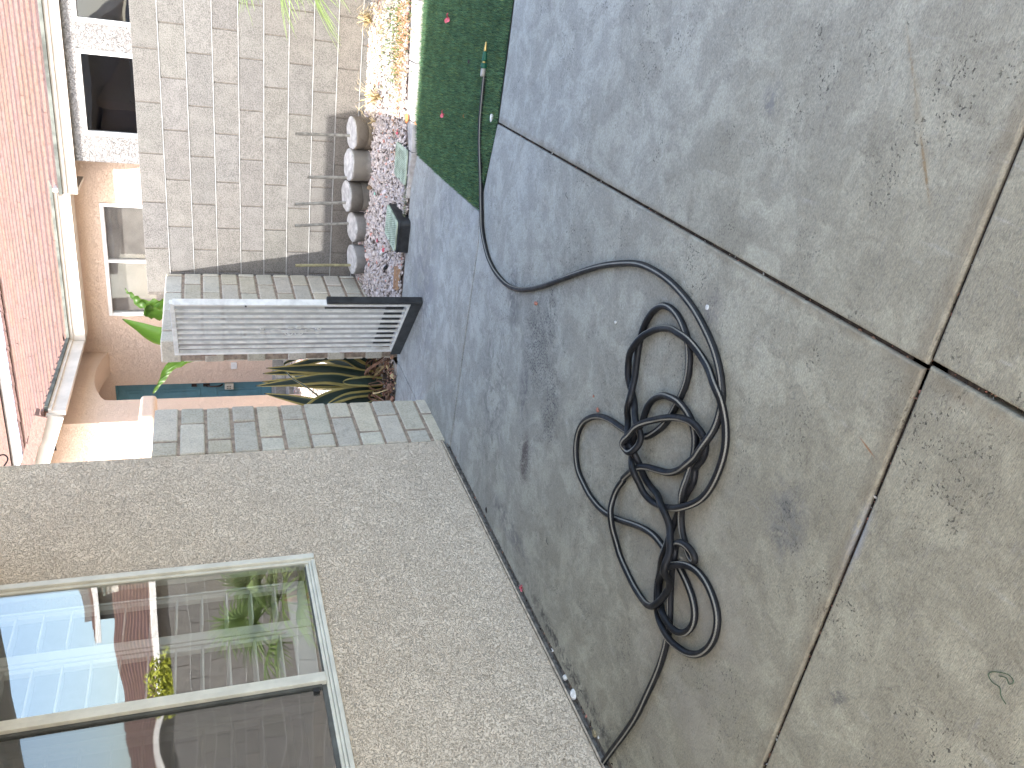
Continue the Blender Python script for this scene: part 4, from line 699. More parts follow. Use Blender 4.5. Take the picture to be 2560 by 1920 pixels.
# ============================================================= VALVE BOXES
def valve(cx, cy, zt, sx, sy, rot, body, lab):
    t = thing('valve_box', lab, 'valve box', (cx, cy, 0.0), 'irrigation valve boxes at the edge of the gravel')
    R = Matrix.Rotation(rot, 3, 'Z')
    def rr(mb, hx, hy, rad, z0, z1, mi=0, taper=1.0):
        n = 6; ring = []
        for (sx_, sy_, a0) in ((1, 1, 0), (-1, 1, 90), (-1, -1, 180), (1, -1, 270)):
            for k in range(n + 1): a = math.radians(a0 + 90 * k / n); ring.append((sx_ * (hx - rad) + rad * math.cos(a), sy_ * (hy - rad) + rad * math.sin(a)))
        m = len(ring); vs = []
        for z, s in ((z0, taper), (z1, 1)):
            for (a, b) in ring: p = R @ Vector((a * s, b * s, 0)); vs.append((cx + p.x, cy + p.y, z))
        mb.add(vs, [tuple(range(m))[::-1], tuple(range(m, 2 * m))] + [(k, (k + 1) % m, m + (k + 1) % m, m + k) for k in range(m)], mi)
    if body:
        g = MB(); rr(g, sx / 2 + .004, sy / 2 + .004, .03, -0.02, zt - .014, 0, 1.06); rr(g, sx / 2 + .012, sy / 2 + .012, .035, zt - .030, zt - .016); g.build('body', M['rubber'], t, bevel=.003)
    else:
        g = MB(); rr(g, sx / 2 + .010, sy / 2 + .010, .03, -0.02, zt - .010); g.build('body', M['rubber'], t, bevel=.003)
    g = MB(); rr(g, sx / 2, sy / 2, .03, zt - .012, zt); ld = g.build('lid', M['lid'], t, bevel=.002)
    g = MB(); nx_, ny_ = 11, 17
    for i in range(nx_):
        for j in range(ny_):
            a = (-.5 + (i + .5 + (j % 2) * .5 - .25) / nx_) * (sx - .05); b = (-.5 + (j + .5) / ny_) * (sy - .05); d1 = (sx - .05) / nx_ * .36; d2 = (sy - .05) / ny_ * .5
            q = [R @ Vector((a + u, b + v, 0)) for u, v in ((d1, 0), (0, d2), (-d1, 0), (0, -d2))]
            k = len(g.v); vs = [(cx + p.x, cy + p.y, zt + .0003) for p in q] + [(cx + (R @ Vector((a, b, 0))).x, cy + (R @ Vector((a, b, 0))).y, zt + .0035)]
            g.add(vs, [(0, 1, 4), (1, 2, 4), (2, 3, 4), (3, 0, 4)])
    g.build('diamond_tread', M['lid_dk'], ld)
    g = MB(); p = R @ Vector((-sx / 2 + .012, 0, 0)); g.box(cx + p.x - .006, cx + p.x + .006, cy + p.y - .02, cy + p.y + .02, zt - .004, zt + .0008); g.build('finger_slot', M['dark'], ld)
valve(-1.262, 5.915, .040, .25, .375, .02, False, 'faded green valve box lid lying flush in the gravel beside the kerb')
valve(-1.722, 5.82, .100, .235, .37, -.10, True, 'faded green valve box lid on a raised black box beside the path')

# ============================================================= HOSE
hose = thing('garden_hose', 'long black garden hose with a grey stripe lying tangled on the patio', 'hose', (HOSE_PATH[0][0], HOSE_PATH[0][1], 0))
def build_hose():
    pts = catmull(HOSE_PATH, 3); n = 14; R = 0.0118; V = []; F = []; UV = []; N = len(pts); up0 = Vector((0, 0, 1)); s = 0.0; lens = [0]
    for i in range(1, N): lens.append(lens[-1] + (pts[i] - pts[i - 1]).length)
    for i in range(N):
        d = (pts[min(i + 1, N - 1)] - pts[max(i - 1, 0)]).normalized(); u = (up0 - d * up0.dot(d)).normalized(); sd = u.cross(d).normalized()  # left hand of travel
        if lens[i] < 0.0: pass
        for k in range(n):
            a = 2 * math.pi * k / n; V.append(pts[i] + (u * math.cos(a) + sd * math.sin(a)) * R)
    def tw(L): return 0.62 + 0.35 * math.sin(L * 1.7) + 0.2 * math.sin(L * 4.3 + 1)
    for i in range(N - 1):
        for k in range(n):
            k2 = (k + 1) % n; F.append((i * n + k, i * n + k2, (i + 1) * n + k2, (i + 1) * n + k))
            def uu(kk, L): return ((kk / n - tw(L) / (2 * math.pi) + 0.5) % 1.0)
            a0 = uu(k, lens[i]); a1 = a0 + 1 / n; b0 = uu(k, lens[i + 1]); b0 += round(a0 - b0); b1 = b0 + 1 / n
            UV += [(a0, lens[i] * 100), (a1, lens[i] * 100), (b1, lens[i + 1] * 100), (b0, lens[i + 1] * 100)]
    me = D.meshes.new('tube'); me.from_pydata([tuple(v) for v in V], [], F); me.materials.append(M['hose']); ul = me.uv_layers.new(name='UVMap'); ul.data.foreach_set('uv', [c for q in UV for c in q])
    me.polygons.foreach_set('use_smooth', [True] * len(F)); o = D.objects.new('tube', me); COL.objects.link(o); o.parent = hose; o.matrix_parent_inverse = hose.matrix_world.inverted()
build_hose()
h0 = Vector(HOSE_PATH[0]); hd = (h0 - Vector(HOSE_PATH[2])).normalized(); hd.z = 0; hd.normalize(); h0.z = .022
def along(a, b, r0, r1, name, mat, par, n=16):
    g = MB(); g.tube([h0 + hd * a, h0 + hd * (a + (b - a) * .15), h0 + hd * (a + (b - a) * .85), h0 + hd * b], [r0 * .9, r0, r1, r1 * .85], n); return g.build(name, mat, par, smooth=True)
along(-.004, .038, .0135, .0135, 'crimp_sleeve', M['steel'], hose)
along(.038, .062, .0165, .0160, 'coupling', M['greenplastic'], hose)
along(.062, .072, .0085, .0085, 'coupling_neck', M['brass'], hose)
along(.072, .118, .0135, .0105, 'nozzle_grip', M['greenplastic'], hose)
along(.118, .165, .0085, .0045, 'nozzle_tip', M['brass'], hose)

# ============================================================= NEIGHBOUR HOUSE
nb = thing('neighbour_house', 'pink stucco house with teal door and pink tile roof behind the walls', 'house', (-5, 11, 0))
YF = 10.93; YR = 10.02
g = MB(); holes_wall(g, 'y', YF, YF + .2, -9.5, -2.36, -0.05, 3.0, [(-4.56, -3.055, 1.15, 2.60), (-6.52, -5.60, .535, 2.61)]); g.build('facade_wall', M['pink'], nb)
g = MB(); holes_wall(g, 'y', YR, YR + .2, -2.343, 2.7, -0.05, 2.80, [(-2.055, -1.178, 1.15, 2.595), (-0.918, -0.04, 1.15, 2.595), (0.9, 1.8, 1.15, 2.595)])
g.box(-2.343, -2.145, YR + .2005, YF + .1, -.05, 2.85); g.box(2.502, 2.7, YR + .2005, 15, -.05, 2.85)
g.build('wing_wall', M['white_stucco'], nb, smooth=False, bevel=0.0)
# arch wall: outline cut and given its thickness
arch = [(9.01, -.05), (9.545, -.05), (9.545, 2.50), (9.56, 2.585), (9.62, 2.625), (9.68, 2.648), (9.84, 2.70), (10.01, 2.735), (10.18, 2.75), (10.335, 2.752), (10.5, 2.742), (10.7, 2.71), (10.925, 2.655), (10.925, 3.06), (9.01, 3.06)]
g = MB(); xa, xb = -5.089, -5.43; n = len(arch)
g.add([(xa, y, z) for y, z in arch] + [(xb, y, z) for y, z in arch], [tuple(range(n)), tuple(range(n, 2 * n))[::-1]] + [(i, (i + 1) % n, n + (i + 1) % n, n + i) for i in range(n)])
g.build('arch_wall', M['pink'], nb)
g = MB(); xl, xr, zz0 = -9.5, -5.432, 3.0
g.poly([(xl, 9.012, -.05), (xr, 9.012, -.05), (xr, 9.012, 3.14), (xl, 9.012, 4.3)]); g.build('gable_wall', M['pink'], nb)
g = MB(); g.box(-9.0, -4.7, 8.41, 8.93, 1.965, 2.135); g.build('stucco_beam', M['pink'], nb, bevel=.045, seg=4, smooth=False)
g = MB(); g.box(-7.4, -5.7, 8.45, 8.9, -.05, 1.962); g.build('beam_pillar', M['pink'], nb)

def tiles(mb, x0, x1, y0, y1, z0, slope, inside=lambda x, y: True, run=0.31, w=0.33, th=0.03, flip=False):
    k = 0; y = y0
    while y < y1:
        x = x0 + (k % 2) * w * .5 - w
        while x < x1:
            a, b = max(x + .0007, x0), min(x + w - .0007, x1)
            if b - a > .04 and inside((a + b) / 2, y):
                ya = y - .02; yb = min(y + run + .01, y1 + .02); jz = random.uniform(-.002, .002); jy = random.uniform(-.003, .003) - (.012 if random.random() < .04 else 0)
                za, zb = z0 + slope * (y - y0) + th + jz, z0 + slope * (yb - y0) + .004
                tn = random.uniform(.95, 1.05); col = (tn, tn * random.uniform(.98, 1.02), tn * random.uniform(.93, 1.05)); i = len(mb.v)
                # a shallow roll in the middle of every tile
                xm0, xm1 = a + (b - a) * .38, a + (b - a) * .62; r = .014
                xs_ = [a, xm0, xm0 + .02, xm1 - .02, xm1, b]; rz = [0, 0, .002, .002, 0, 0]
                vs = [(q, ya + jy, za - th - .004) for q in xs_] + [(q, ya + jy, za + h_) for q, h_ in zip(xs_, rz)] + [(q, yb, zb + h_) for q, h_ in zip(xs_, rz)]
                for q in range(5):
                    mb.add([vs[q], vs[q + 1], vs[q + 7], vs[q + 6]], [(0, 1, 2, 3)], 1, col); mb.add([vs[q + 6], vs[q + 7], vs[q + 13], vs[q + 12]], [(0, 1, 2, 3)], 0, col)
                mb.add([vs[0], vs[6], vs[12]], [(0, 1, 2)], 0, col); mb.add([vs[5], vs[11], vs[17]], [(0, 1, 2)], 0, col)
            x += w
        y += run; k += 1
SL = 0.335; EZ = 3.055
g = MB(); tm = [M['tile'], M['tile_butt']]
tiles(g, -13.0, 3.0, 10.55, 15.9, EZ, SL, lambda x, y: x > -4.8 - (y - 10.5) * 1.0)
tiles(g, -2.72, 3.0, 9.93, 10.54, EZ - SL * .62, SL)
rf = g.build('roof', tm, nb)
g = MB(); g.poly([(-13, 10.56, EZ - .02), (3.0, 10.56, EZ - .02), (3.0, 15.9, EZ + SL * 5.35 - .02), (-13, 15.9, EZ + SL * 5.35 - .02)]); g.poly([(-13, 15.9, EZ + SL * 5.35), (3.0, 15.9, EZ + SL * 5.35), (3.0, 21, EZ), (-13, 21, EZ)]); g.build('underlay', M['tile'], rf)
g = MB(); x = -13.0
while x < 3.0:
    g.lathe([(0.001, 0), (.09, .001), (.10, .0015)], 3, (x, 15.9, 0)) if False else None
    k = random.uniform(-.004, .004); pr = []
    for i in range(7): a = math.pi * i / 6; pr.append((15.9 - math.cos(a) * .13, EZ + SL * 5.35 + math.sin(a) * .075 + k))
    vs = [(x, y, z) for y, z in pr] + [(x + .40, y, z + .012) for y, z in pr]; tn = random.uniform(.85, 1.1)
    g.add(vs, [(i, i + 1, i + 8, i + 7) for i in range(6)] + [tuple(range(7)), tuple(range(7, 14))[::-1]], 0, (tn, tn, tn)); x += .38
g.build('ridge_tiles', tm, rf)
# eave boards, and dark strips for the shaded recess under the tiles
g = MB()
g.box(-4.785, -2.70, 10.555, 10.60, 2.86, 2.995); g.box(-4.785, -2.70, 10.535, 10.60, 2.9955, 3.03)
g.box(-2.70, 3.0, 9.955, 10.00, 2.70, 2.80); g.box(-2.70, 3.0, 9.93, 10.00, 2.8005, 2.842); g.box(-2.70, -2.66, 10.0005, 10.6, 2.705, 2.95)
g.box(-4.80, -4.745, 8.70, 10.55, 2.87, 3.00, 0); g.box(-4.80, -4.72, 8.70, 10.55, 3.0005, 3.035)
g.box(-4.785, -2.70, 10.61, 10.93, 2.87, 2.89)
g.build('fascia', M['fascia'], nb)
g = MB(); g.box(-4.70, -2.70, 10.50, 10.552, 3.031, 3.062); g.box(-2.70, 3.0, 9.895, 9.95, 2.843, 2.878); g.box(-4.76, -4.69, 8.72, 10.55, 3.036, 3.07); g.build('eave_strip', M['eave_strip'], nb)
# left wing roof, its rake and the big rake tiles
g = MB(); g.poly([(-4.76, 8.66, 3.07), (-4.76, 10.6, 3.07), (-8.5, 14.3, 3.07 + SL * 3.74), (-8.5, 8.66, 3.07 + SL * 3.74)])
y = 8.66
while y < 10.5: g.box(-4.86, -4.72, y, y + .05, 3.072, 3.10, 1); g.box(-4.84, -4.73, y + .06, y + .15, 3.072, 3.088, 1); y += .165
g.build('wing_roof', tm, nb)
g = MB(); g.obox((-4.79, 8.68, 2.97), (-8.5, 8.68, 2.97 + SL * 3.7), .04, .17, up=(0, 0, 1)); g.build('rake_board', M['fascia'], nb)
g = MB(); d = Vector((-1, 0, SL)).normalized(); p = Vector((-4.72, 8.64, 3.115)); k = 0
while p.x > -8.4: q = p + d * .36; g.obox(p + Vector((0, 0, .012)), q, .17, .035, up=(0, 0, 1), mi=1); g.obox(p + Vector((0, -.085, -.035)), q + Vector((0, -.085, -.05)), .02, .12, up=(0, 0, 1), mi=1); p = p + d * .355
g.build('rake_tiles', tm, nb)
# upper storey
g = MB(); g.box(-16, 1.0, 17.2, 18, 3.5, 5.22); g.build('upper_wall', M['pink'], nb)
g = MB(); g.box(-16, 1.2, 16.85, 16.9, 5.20, 5.36); g.build('upper_fascia', M['white'], nb)
g = MB(); tiles(g, -16, 1.3, 16.8, 20.5, 5.36, SL); g.poly([(-16, 16.8, 5.34), (1.3, 16.8, 5.34), (1.3, 20.6, 5.34 + SL * 3.8), (-16, 20.6, 5.34 + SL * 3.8)]); g.build('upper_roof', tm, nb)
# windows
def nwin(x0, x1, z0, z1, y, mull, blind_or_dark, bcol, fw=.045, bd=.14):
    g = MB(); g.box(x0, x1, y - .02, y + .05, z1 - fw, z1); g.box(x0, x0 + fw, y - .02, y + .05, z0, z1 - fw - .0005); g.box(x1 - fw, x1, y - .02, y + .05, z0, z1 - fw - .0005); g.box(x0 + fw + .0005, x1 - fw - .0005, y - .02, y + .05, z0, z0 + fw)
    if mull: xm = (x0 + x1) / 2; g.box(xm - .02, xm + .02, y - .015, y + .05, z0 + fw + .0005, z1 - fw - .001)
    f = g.build('window', M['white'], nb, bevel=.003)
    g = MB(); g.box(x0 + fw, x1 - fw, y + .025, y + .03, z0 + fw, z1 - fw); g.build('pane', M['clear_glass' if mull else 'far_glass'], f)
    g = MB(); g.poly([(x0, y + bd, z0), (x1, y + bd, z0), (x1, y + bd, z1), (x0, y + bd, z1)]); g.build('blind_or_dark', simple('pane_back_' + blind_or_dark, bcol, 0.8, 0.25, 3), f)  # the taupe one is a blind; dark sheets stand in for unlit rooms
nwin(-4.56, -3.055, 1.15, 2.60, YF, True, 'taupe', (0.17, 0.16, 0.145), .045, .05)
nwin(-2.055, -1.178, 1.15, 2.595, YR, False, 'dark', (0.035, 0.033, 0.040))
nwin(-0.918, -0.04, 1.15, 2.595, YR, False, 'dark2', (0.035, 0.033, 0.040))
nwin(0.9, 1.8, 1.15, 2.595, YR, False, 'dark3', (0.035, 0.033, 0.040))
# door
g = MB(); DX0, DX1, DZ0, DZ1, DY = -6.52, -5.60, .535, 2.61, YF + .07
g.box(DX0 + .03, DX1 - .03, DY, DY + .04, DZ0, DZ1 - .03)
g.box(DX0, DX0 + .029, DY - .03, DY + .05, DZ0, DZ1); g.box(DX1 - .029, DX1, DY - .03, DY + .05, DZ0, DZ1); g.box(DX0 + .0295, DX1 - .0295, DY - .03, DY + .05, DZ1 - .029, DZ1)
def panel(x0, x1, z0, z1):
    for (a, b, c, d_) in ((x0, x1, z0, z0 + .02), (x0, x1, z1 - .02, z1), (x0, x0 + .02, z0 + .0205, z1 - .0205), (x1 - .02, x1, z0 + .0205, z1 - .0205)): g.box(a, b, DY - .010, DY - .0005, c, d_)
    g.box(x0 + .045, x1 - .045, DY - .008, DY - .0005, z0 + .045, z1 - .045)
for xa_ in (DX0 + .13, DX0 + .52): panel(xa_, xa_ + .28, DZ0 + .15, DZ0 + .78); panel(xa_, xa_ + .28, DZ0 + .98, DZ0 + 1.58); panel(xa_, xa_ + .28, DZ0 + 1.72, DZ0 + 1.96)
dr = g.build('door', M['teal'], nb, bevel=.004)
g = MB(); g.box(-5.675, -5.625, DY - .03, DY - .011, 1.565, 1.635); g.build('deadbolt', M['dark'], dr)
g = MB(); g.box(-5.68, -5.63, DY - .025, DY - .011, 1.39, 1.48); g.tube(catmull([(-5.655, DY - .02, 1.45), (-5.655, DY - .07, 1.41), (-5.655, DY - .07, 1.27), (-5.655, DY - .02, 1.22)], 5), .012, 8); g.build('handle', M['dark'], dr)
kb = MB(); kb.box(-5.71, -5.625, DY - .085, DY - .03, 1.07, 1.19); lb = kb.build('lock_box', simple('lockbox_beige', (0.55, 0.52, 0.42), 0.5, .1), None, bevel=.006)
tag(lb, 'small beige key lock box hanging on the teal door handle', 'lock box')
g = MB()
for a in (0, 1):
    for b in (0, 1, 2): g.box(-5.695 + a * .03, -5.68 + a * .03, DY - .088, DY - .0855, 1.15 - b * .022, 1.162 - b * .022)
g.build('key_button', M['dark'], lb)
g = MB(); g.box(-5.38, -5.28, YF - .02, YF - .001, 1.02, 1.10); g.build('outlet_cover', M['white'], nb, bevel=.004)
g = MB(); g.box(-6.55, -5.57, YF - .06, YF + .05, .505, .534); g.build('door_sill', M['alu'], nb)

# far house seen only as a reflection in the window
fh = thing('far_house', 'pink tile roofed house mirrored in the window glass', 'house', (12, 18, 0))
g = MB(); g.box(6.5, 18, 15.9, 21, 0, 2.8); g.box(5.0, 13.5, 21.2, 27, 0, 5.2); g.build('wall', M['white_stucco'], fh)
g = MB(); tiles(g, 6.0, 18.5, 15.4, 19.0, 2.8, SL, lambda x, y: x < 18.5 - (y - 15.4) and x > 6.0 + (y - 15.4) * .6); g.build('roof', tm, fh)
g = MB(); g.box(6.0, 18.5, 15.35, 15.4, 2.66, 2.80); g.box(4.6, 14, 20.7, 20.75, 4.62, 4.78); g.build('fascia', M['white'], fh)
g = MB(); tiles(g, 4.6, 14, 20.75, 22.6, 4.78, SL, lambda x, y: x < 14 - (y - 20.7)); g.poly([(4.6, 20.76, 4.76), (14, 20.76, 4.76), (12, 22.8, 5.4), (4.6, 22.8, 5.4)]); g.build('upper_roof', tm, fh)

# ============================================================= PLANTS
def blade(mb, pts, widths, side, fold=0.0, mi=0, nseg=6, cross=4):
    """a leaf: centre line, half widths, side vector; folded like a trough; uv.x across, uv.y along"""
    c = catmull(pts, nseg); n = len(c); rows = []
    for i in range(n):
        t = i / (n - 1); f = t * (len(widths) - 1); k = min(int(f), len(widths) - 2); wv = widths[k] + (widths[k + 1] - widths[k]) * (f - k)
        d = (c[min(i + 1, n - 1)] - c[max(i - 1, 0)]).normalized(); s_ = (Vector(side) - d * Vector(side).dot(d)).normalized(); nn = s_.cross(d)
        rows.append([(c[i] + s_ * wv * u + nn * (fold * wv * u * u), ((u + 1) / 2, t)) for u in [-1 + 2 * q / cross for q in range(cross + 1)]])
    for i in range(n - 1):
        for q in range(cross):
            a, b, c_, d_ = rows[i][q], rows[i][q + 1], rows[i + 1][q + 1], rows[i + 1][q]
            mb.poly([a[0], b[0], c_[0], d_[0]], mi, None, [a[1], b[1], c_[1], d_[1]])
ag = thing('agave', 'large green agave with yellow edged leaves beyond the gateway', 'agave', (-3.2, 6.12, 0))
AL = [ # base, mid, tip, width, side
 ((-3.10, 6.10, .05), (-3.03, 6.12, .50), (-3.03, 6.15, .965), .036, (1, .1, 0)),
 ((-3.14, 6.12, .05), (-3.08, 6.2, .45), (-3.13, 6.25, .985), .034, (1, .3, 0)),
 ((-3.16, 6.08, .05), (-3.09, 6.08, .50), (-3.18, 6.13, 1.05), .038, (1, 0, 0)),
 ((-3.18, 6.15, .05), (-3.22, 6.25, .55), (-3.23, 6.3, .99), .036, (1, .2, 0)),
 ((-3.24, 6.12, .05), (-3.34, 6.1, .50), (-3.262, 6.15, .98), .040, (1, 0, 0)),
 ((-3.12, 6.16, .05), (-2.99, 6.25, .38), (-3.15, 6.35, .88), .030, (.6, .7, 0)),
 ((-3.22, 6.0, .04), (-3.24, 5.93, .38), (-3.40, 5.88, .60), .05, (1, .15, 0)),
 ((-3.24, 5.98, .04), (-3.32, 5.88, .30), (-3.52, 5.82, .50), .045, (.9, -.3, 0)),
 ((-3.26, 6.04, .04), (-3.40, 5.95, .34), (-3.66, 5.9, .52), .045, (.7, .2, -.5)),
 ((-3.20, 6.2, .04), (-3.35, 6.5, .5), (-3.4, 6.8, .72), .045, (1, .3, 0)),
 ((-3.28, 6.1, .04), (-3.52, 6.1, .42), (-3.85, 6.1, .62), .045, (.3, 1, 0)),
 ((-3.12, 6.02, .03), (-3.06, 5.92, .22), (-3.02, 5.84, .40), .032, (1, .5, 0)),
 ((-3.08, 6.2, .03), (-2.95, 6.4, .3), (-2.92, 6.6, .62), .035, (.6, .6, 0)),
 ((-3.16, 6.25, .03), (-3.12, 6.55, .42), (-3.1, 6.9, .8), .04, (1, .1, 0))]
for i, (a, b, c, wd_, sd) in enumerate(AL):
    g = MB(); a_, b_, c_ = Vector(a), Vector(b), Vector(c); e = a_.lerp(b_, .5); f = b_.lerp(c_, .6) + (Vector((0, 0, .03)) if c[2] < .7 else Vector())
    blade(g, [a_, e, b_, f, c_], [wd_ * 1.3, wd_ * 1.25, wd_ * 1.5, wd_ * 1.5, wd_ * 1.3, wd_ * .95, wd_ * .5, .002], sd, 0.55)
    o = g.build('leaf', M['agave'], ag, smooth='fix'); m_ = o.modifiers.new('s', 'SOLIDIFY'); m_.thickness = .007
# leaf that folds over
g = MB(); blade(g, [(-3.19, 6.0, .05), (-3.16, 5.93, .30), (-3.20, 5.90, .50), (-3.27, 5.88, .62), (-3.33, 5.87, .655), (-3.40, 5.86, .60), (-3.46, 5.85, .48)], [.045, .05, .062, .066, .064, .055, .035, .003], (1, .2, .3), .45); o = g.build('leaf', M['agave'], ag, smooth='fix'); m_ = o.modifiers.new('s', 'SOLIDIFY'); m_.thickness = .007
g = MB(); blade(g, [(-3.02, 6.3, .70), (-3.05, 6.25, .82), (-3.09, 6.1, .78), (-3.13, 5.98, .66), (-3.22, 5.93, .55), (-3.36, 5.9, .47)], [.012, .012, .010, .008, .006, .003], (1, .2, 0), .4); g.build('leaf', M['agave'], ag, smooth='fix')
for i in range(60):
    a = random.uniform(0, 6.28); r0 = random.uniform(.02, .08); r1 = random.uniform(.16, .42); g = MB()
    p0 = Vector((-3.2 + math.cos(a) * r0, 6.08 + math.sin(a) * r0 * .7, .07)); p2 = Vector((-3.2 + math.cos(a) * r1, 6.08 + math.sin(a) * r1, random.uniform(0, .03))); p1 = p0.lerp(p2, .5) + Vector((random.uniform(-.05, .05), random.uniform(-.05, .05), random.uniform(.04, .14)))
    blade(g, [p0, p1, p2], [.014, .012, .008, .002], (random.uniform(-1, 1), random.uniform(-1, 1), .3), random.uniform(-.6, .6)); g.build('dead_leaf', M['brownleaf'] if i % 3 else M['straw'], ag, smooth='fix')

def paradise(name, loc, leaves, lab):
    t = thing(name, lab, 'plant', loc)
    for (base, mid, tip, wd_, side, ragged) in leaves:
        g = MB(); b_, m_, e_ = Vector(base), Vector(mid), Vector(tip); g.tube(catmull([Vector(loc), Vector(loc).lerp(b_, .6) + Vector((0, 0, .1)), b_], 6), .012, 8); g.build('stalk', M['weed'], t, smooth=True)
        g = MB(); blade(g, [b_, b_.lerp(m_, .5), m_, m_.lerp(e_, .5), e_], [.004, wd_ * .75, wd_, wd_ * .95, wd_ * .7, wd_ * .35, .003], side, .35, 0, 8, 6)
        if ragged: # torn edge
            for q in range(len(g.v)):
                v = g.v[q]; g.v[q] = (v[0] + .012 * math.sin(v[2] * 75 + v[0] * 60), v[1] + .012 * math.sin(v[2] * 50 + v[0] * 90), v[2])
        o = g.build('leaf', M['banana'], t, smooth='fix')
paradise('paradise_plant', (-3.7, 8.35, .12), [
    ((-3.70, 8.3, 1.55), (-3.67, 8.3, 1.88), (-3.50, 8.3, 2.20), .105, (1, 0, .45), False),
    ((-3.50, 8.32, 1.60), (-3.40, 8.32, 1.98), (-3.19, 8.32, 2.16), .075, (.6, .1, .8), True),
    ((-3.34, 8.28, 1.60), (-3.33, 8.28, 1.85), (-3.30, 8.28, 2.02), .055, (1, .2, 0), True),
    ((-3.85, 8.25, 1.45), (-4.00, 8.25, 1.76), (-4.34, 8.25, 1.965), .055, (.5, .1, .8), True)],
    'broad leaved green paradise plant with torn leaves behind the gate wall')

# fan palm whose frond tips reach in front of the block wall
pl = thing('fan_palm', 'fan palm with green fronds reaching over the gravel by the block wall', 'palm', (0.42, 6.45, 0.05))
g = MB(); g.lathe([(.12, 0), (.10, .15), (.09, .4), (.07, .62), (.03, .72)], 14, (0.42, 6.45, 0.04)); g.build('trunk', M['brownleaf'], pl, smooth=True)
def frond(c, az, el, plen, flen, nleaf, par, droop=.25):
    c = Vector(c); d = Vector((math.cos(az) * math.cos(el), math.sin(az) * math.cos(el), math.sin(el))); hub = c + d * plen + Vector((0, 0, -droop * plen * .3))
    g = MB(); g.tube(catmull([c, c + d * plen * .5 + Vector((0, 0, .01)), hub], 5), .007, 6); stalk = g.build('frond', M['palm'], par, smooth=True)
    g = MB(); s_ = Vector((-math.sin(az), math.cos(az), 0)); u = s_.cross(d)
    for k in range(nleaf):
        a = math.radians(-125 + 250 * k / (nleaf - 1)) + random.uniform(-.03, .03); L_ = flen * (1 - .25 * abs(a) / 2.2) * random.uniform(.9, 1.08)
        dd = (d * math.cos(a) + s_ * math.sin(a)).normalized(); m1 = hub + dd * L_ * .5 + u * .02; e = hub + dd * L_ + Vector((0, 0, -droop * L_ * random.uniform(.6, 1.4)))
        blade(g, [hub, m1, e], [.004, .011, .010, .006, .001], dd.cross(u), .5, 0, 4, 2)
    g.build('fan', M['palm'], stalk, smooth='fix')
fr_ = [(math.radians(a), math.radians(e)) for a, e in ((178, 8), (205, 28), (150, 30), (230, 5), (120, 10), (260, 35), (90, 40), (60, 10), (20, 30), (340, 10), (300, 20), (190, 55), (10, 60), (280, 62), (165, -12), (240, -10))]
for a, e in fr_: frond((0.42, 6.45, .80), a, e, random.uniform(.42, .52), random.uniform(.50, .60), 30, pl)
# shrub behind the block wall, seen in the window glass
tr = thing('shrub', 'yellow green shrub behind the block wall mirrored in the window', 'shrub', (4.2, 9.0, 0))
g = MB(); g.tube([(4.2, 9, 0), (4.25, 9.05, 1.0), (4.0, 9, 1.9)], [.06, .05, .03], 8); g.build('trunk', M['brownleaf'], tr, smooth=True)
g = MB(); ylm = simple('yellow_leaf', (0.40, 0.42, 0.05), .6, .6, 20)
for _ in range(1500):
    v = Vector((random.gauss(0, 1), random.gauss(0, 1), random.gauss(0, 1))).normalized() * random.uniform(.4, 1.0); p = Vector((4.0 + v.x * .55, 9 + v.y * .5, 1.95 + v.z * .42)); a = Vector((random.gauss(0, 1), random.gauss(0, 1), random.gauss(0, 1))).normalized() * .05; b = a.cross(Vector((random.gauss(0, 1), random.gauss(0, 1), random.gauss(0, 1)))).normalized() * .02
    g.poly([p - a, p + b, p + a, p - b])
g.build('crown', ylm, tr)

# dried grass clumps and weeds on the gravel
def clump(name, loc, n, h, mat, lab, cat, group=None, spread=.14, flat=.6):
    g = MB()
    for i in range(n):
        a = random.uniform(0, 6.28); r = spread * random.uniform(.4, 1.2); hh_ = h * random.uniform(.3, 1.1) * (1 - flat * random.random())
        p0 = Vector((loc[0] + random.gauss(0, .008), loc[1] + random.gauss(0, .008), loc[2])); p2 = p0 + Vector((math.cos(a) * r, math.sin(a) * r, hh_ * .6)); p1 = p0.lerp(p2, .5) + Vector((0, 0, hh_ * .5))
        blade(g, [p0, p1, p2], [.0025, .003, .002, .0005], (math.sin(a), -math.cos(a), 0), .2, 0, 4, 1)
    o = g.build(name, mat, None, smooth='fix', loc=loc); return tag(o, lab, cat, group)
clump('dry_grass', (-0.93, 6.72, .055), 70, .24, M['straw'], 'straw coloured dried grass tuft at the shadow edge beside the tan concrete weight', 'dry grass', spread=.25)
clump('dry_grass', (-0.40, 7.2, .06), 90, .16, M['straw'], 'flattened dried grass tuft against the sunlit foot of the block wall', 'dry grass', spread=.14)
clump('dry_grass', (-1.14, 6.86, .05), 18, .10, M['straw'], 'few straw stems leaning on the base of the tan concrete weight', 'dry grass', spread=.13)
def weeds(name, n, region, mat, lab, zt=.05, sz=.05):
    g = MB()
    for i in range(n):
        x, y = random.gauss(region[0], region[2]), random.gauss(region[1], region[3]); z = bedz(x, y) + .006; a = random.uniform(0, 6.28); L_ = random.uniform(.3, 1.3) * sz
        p0 = Vector((x, y, z)); p2 = p0 + Vector((math.cos(a) * L_, math.sin(a) * L_, random.uniform(.0, zt))); p1 = p0.lerp(p2, .5) + Vector((random.uniform(-.01, .01), random.uniform(-.01, .01), .01))
        blade(g, [p0, p1, p2], [.0015, .0022, .0004], (math.sin(a), -math.cos(a), 0), .1, 0, 3, 1)
    return tag(g.build(name, mat, None, smooth='fix'), lab, 'weeds', kind='stuff')
weeds('green_weeds', 800, (-0.42, 6.35, .22, .20), M['weed'], 'sparse green weeds creeping over the sunlit gravel')
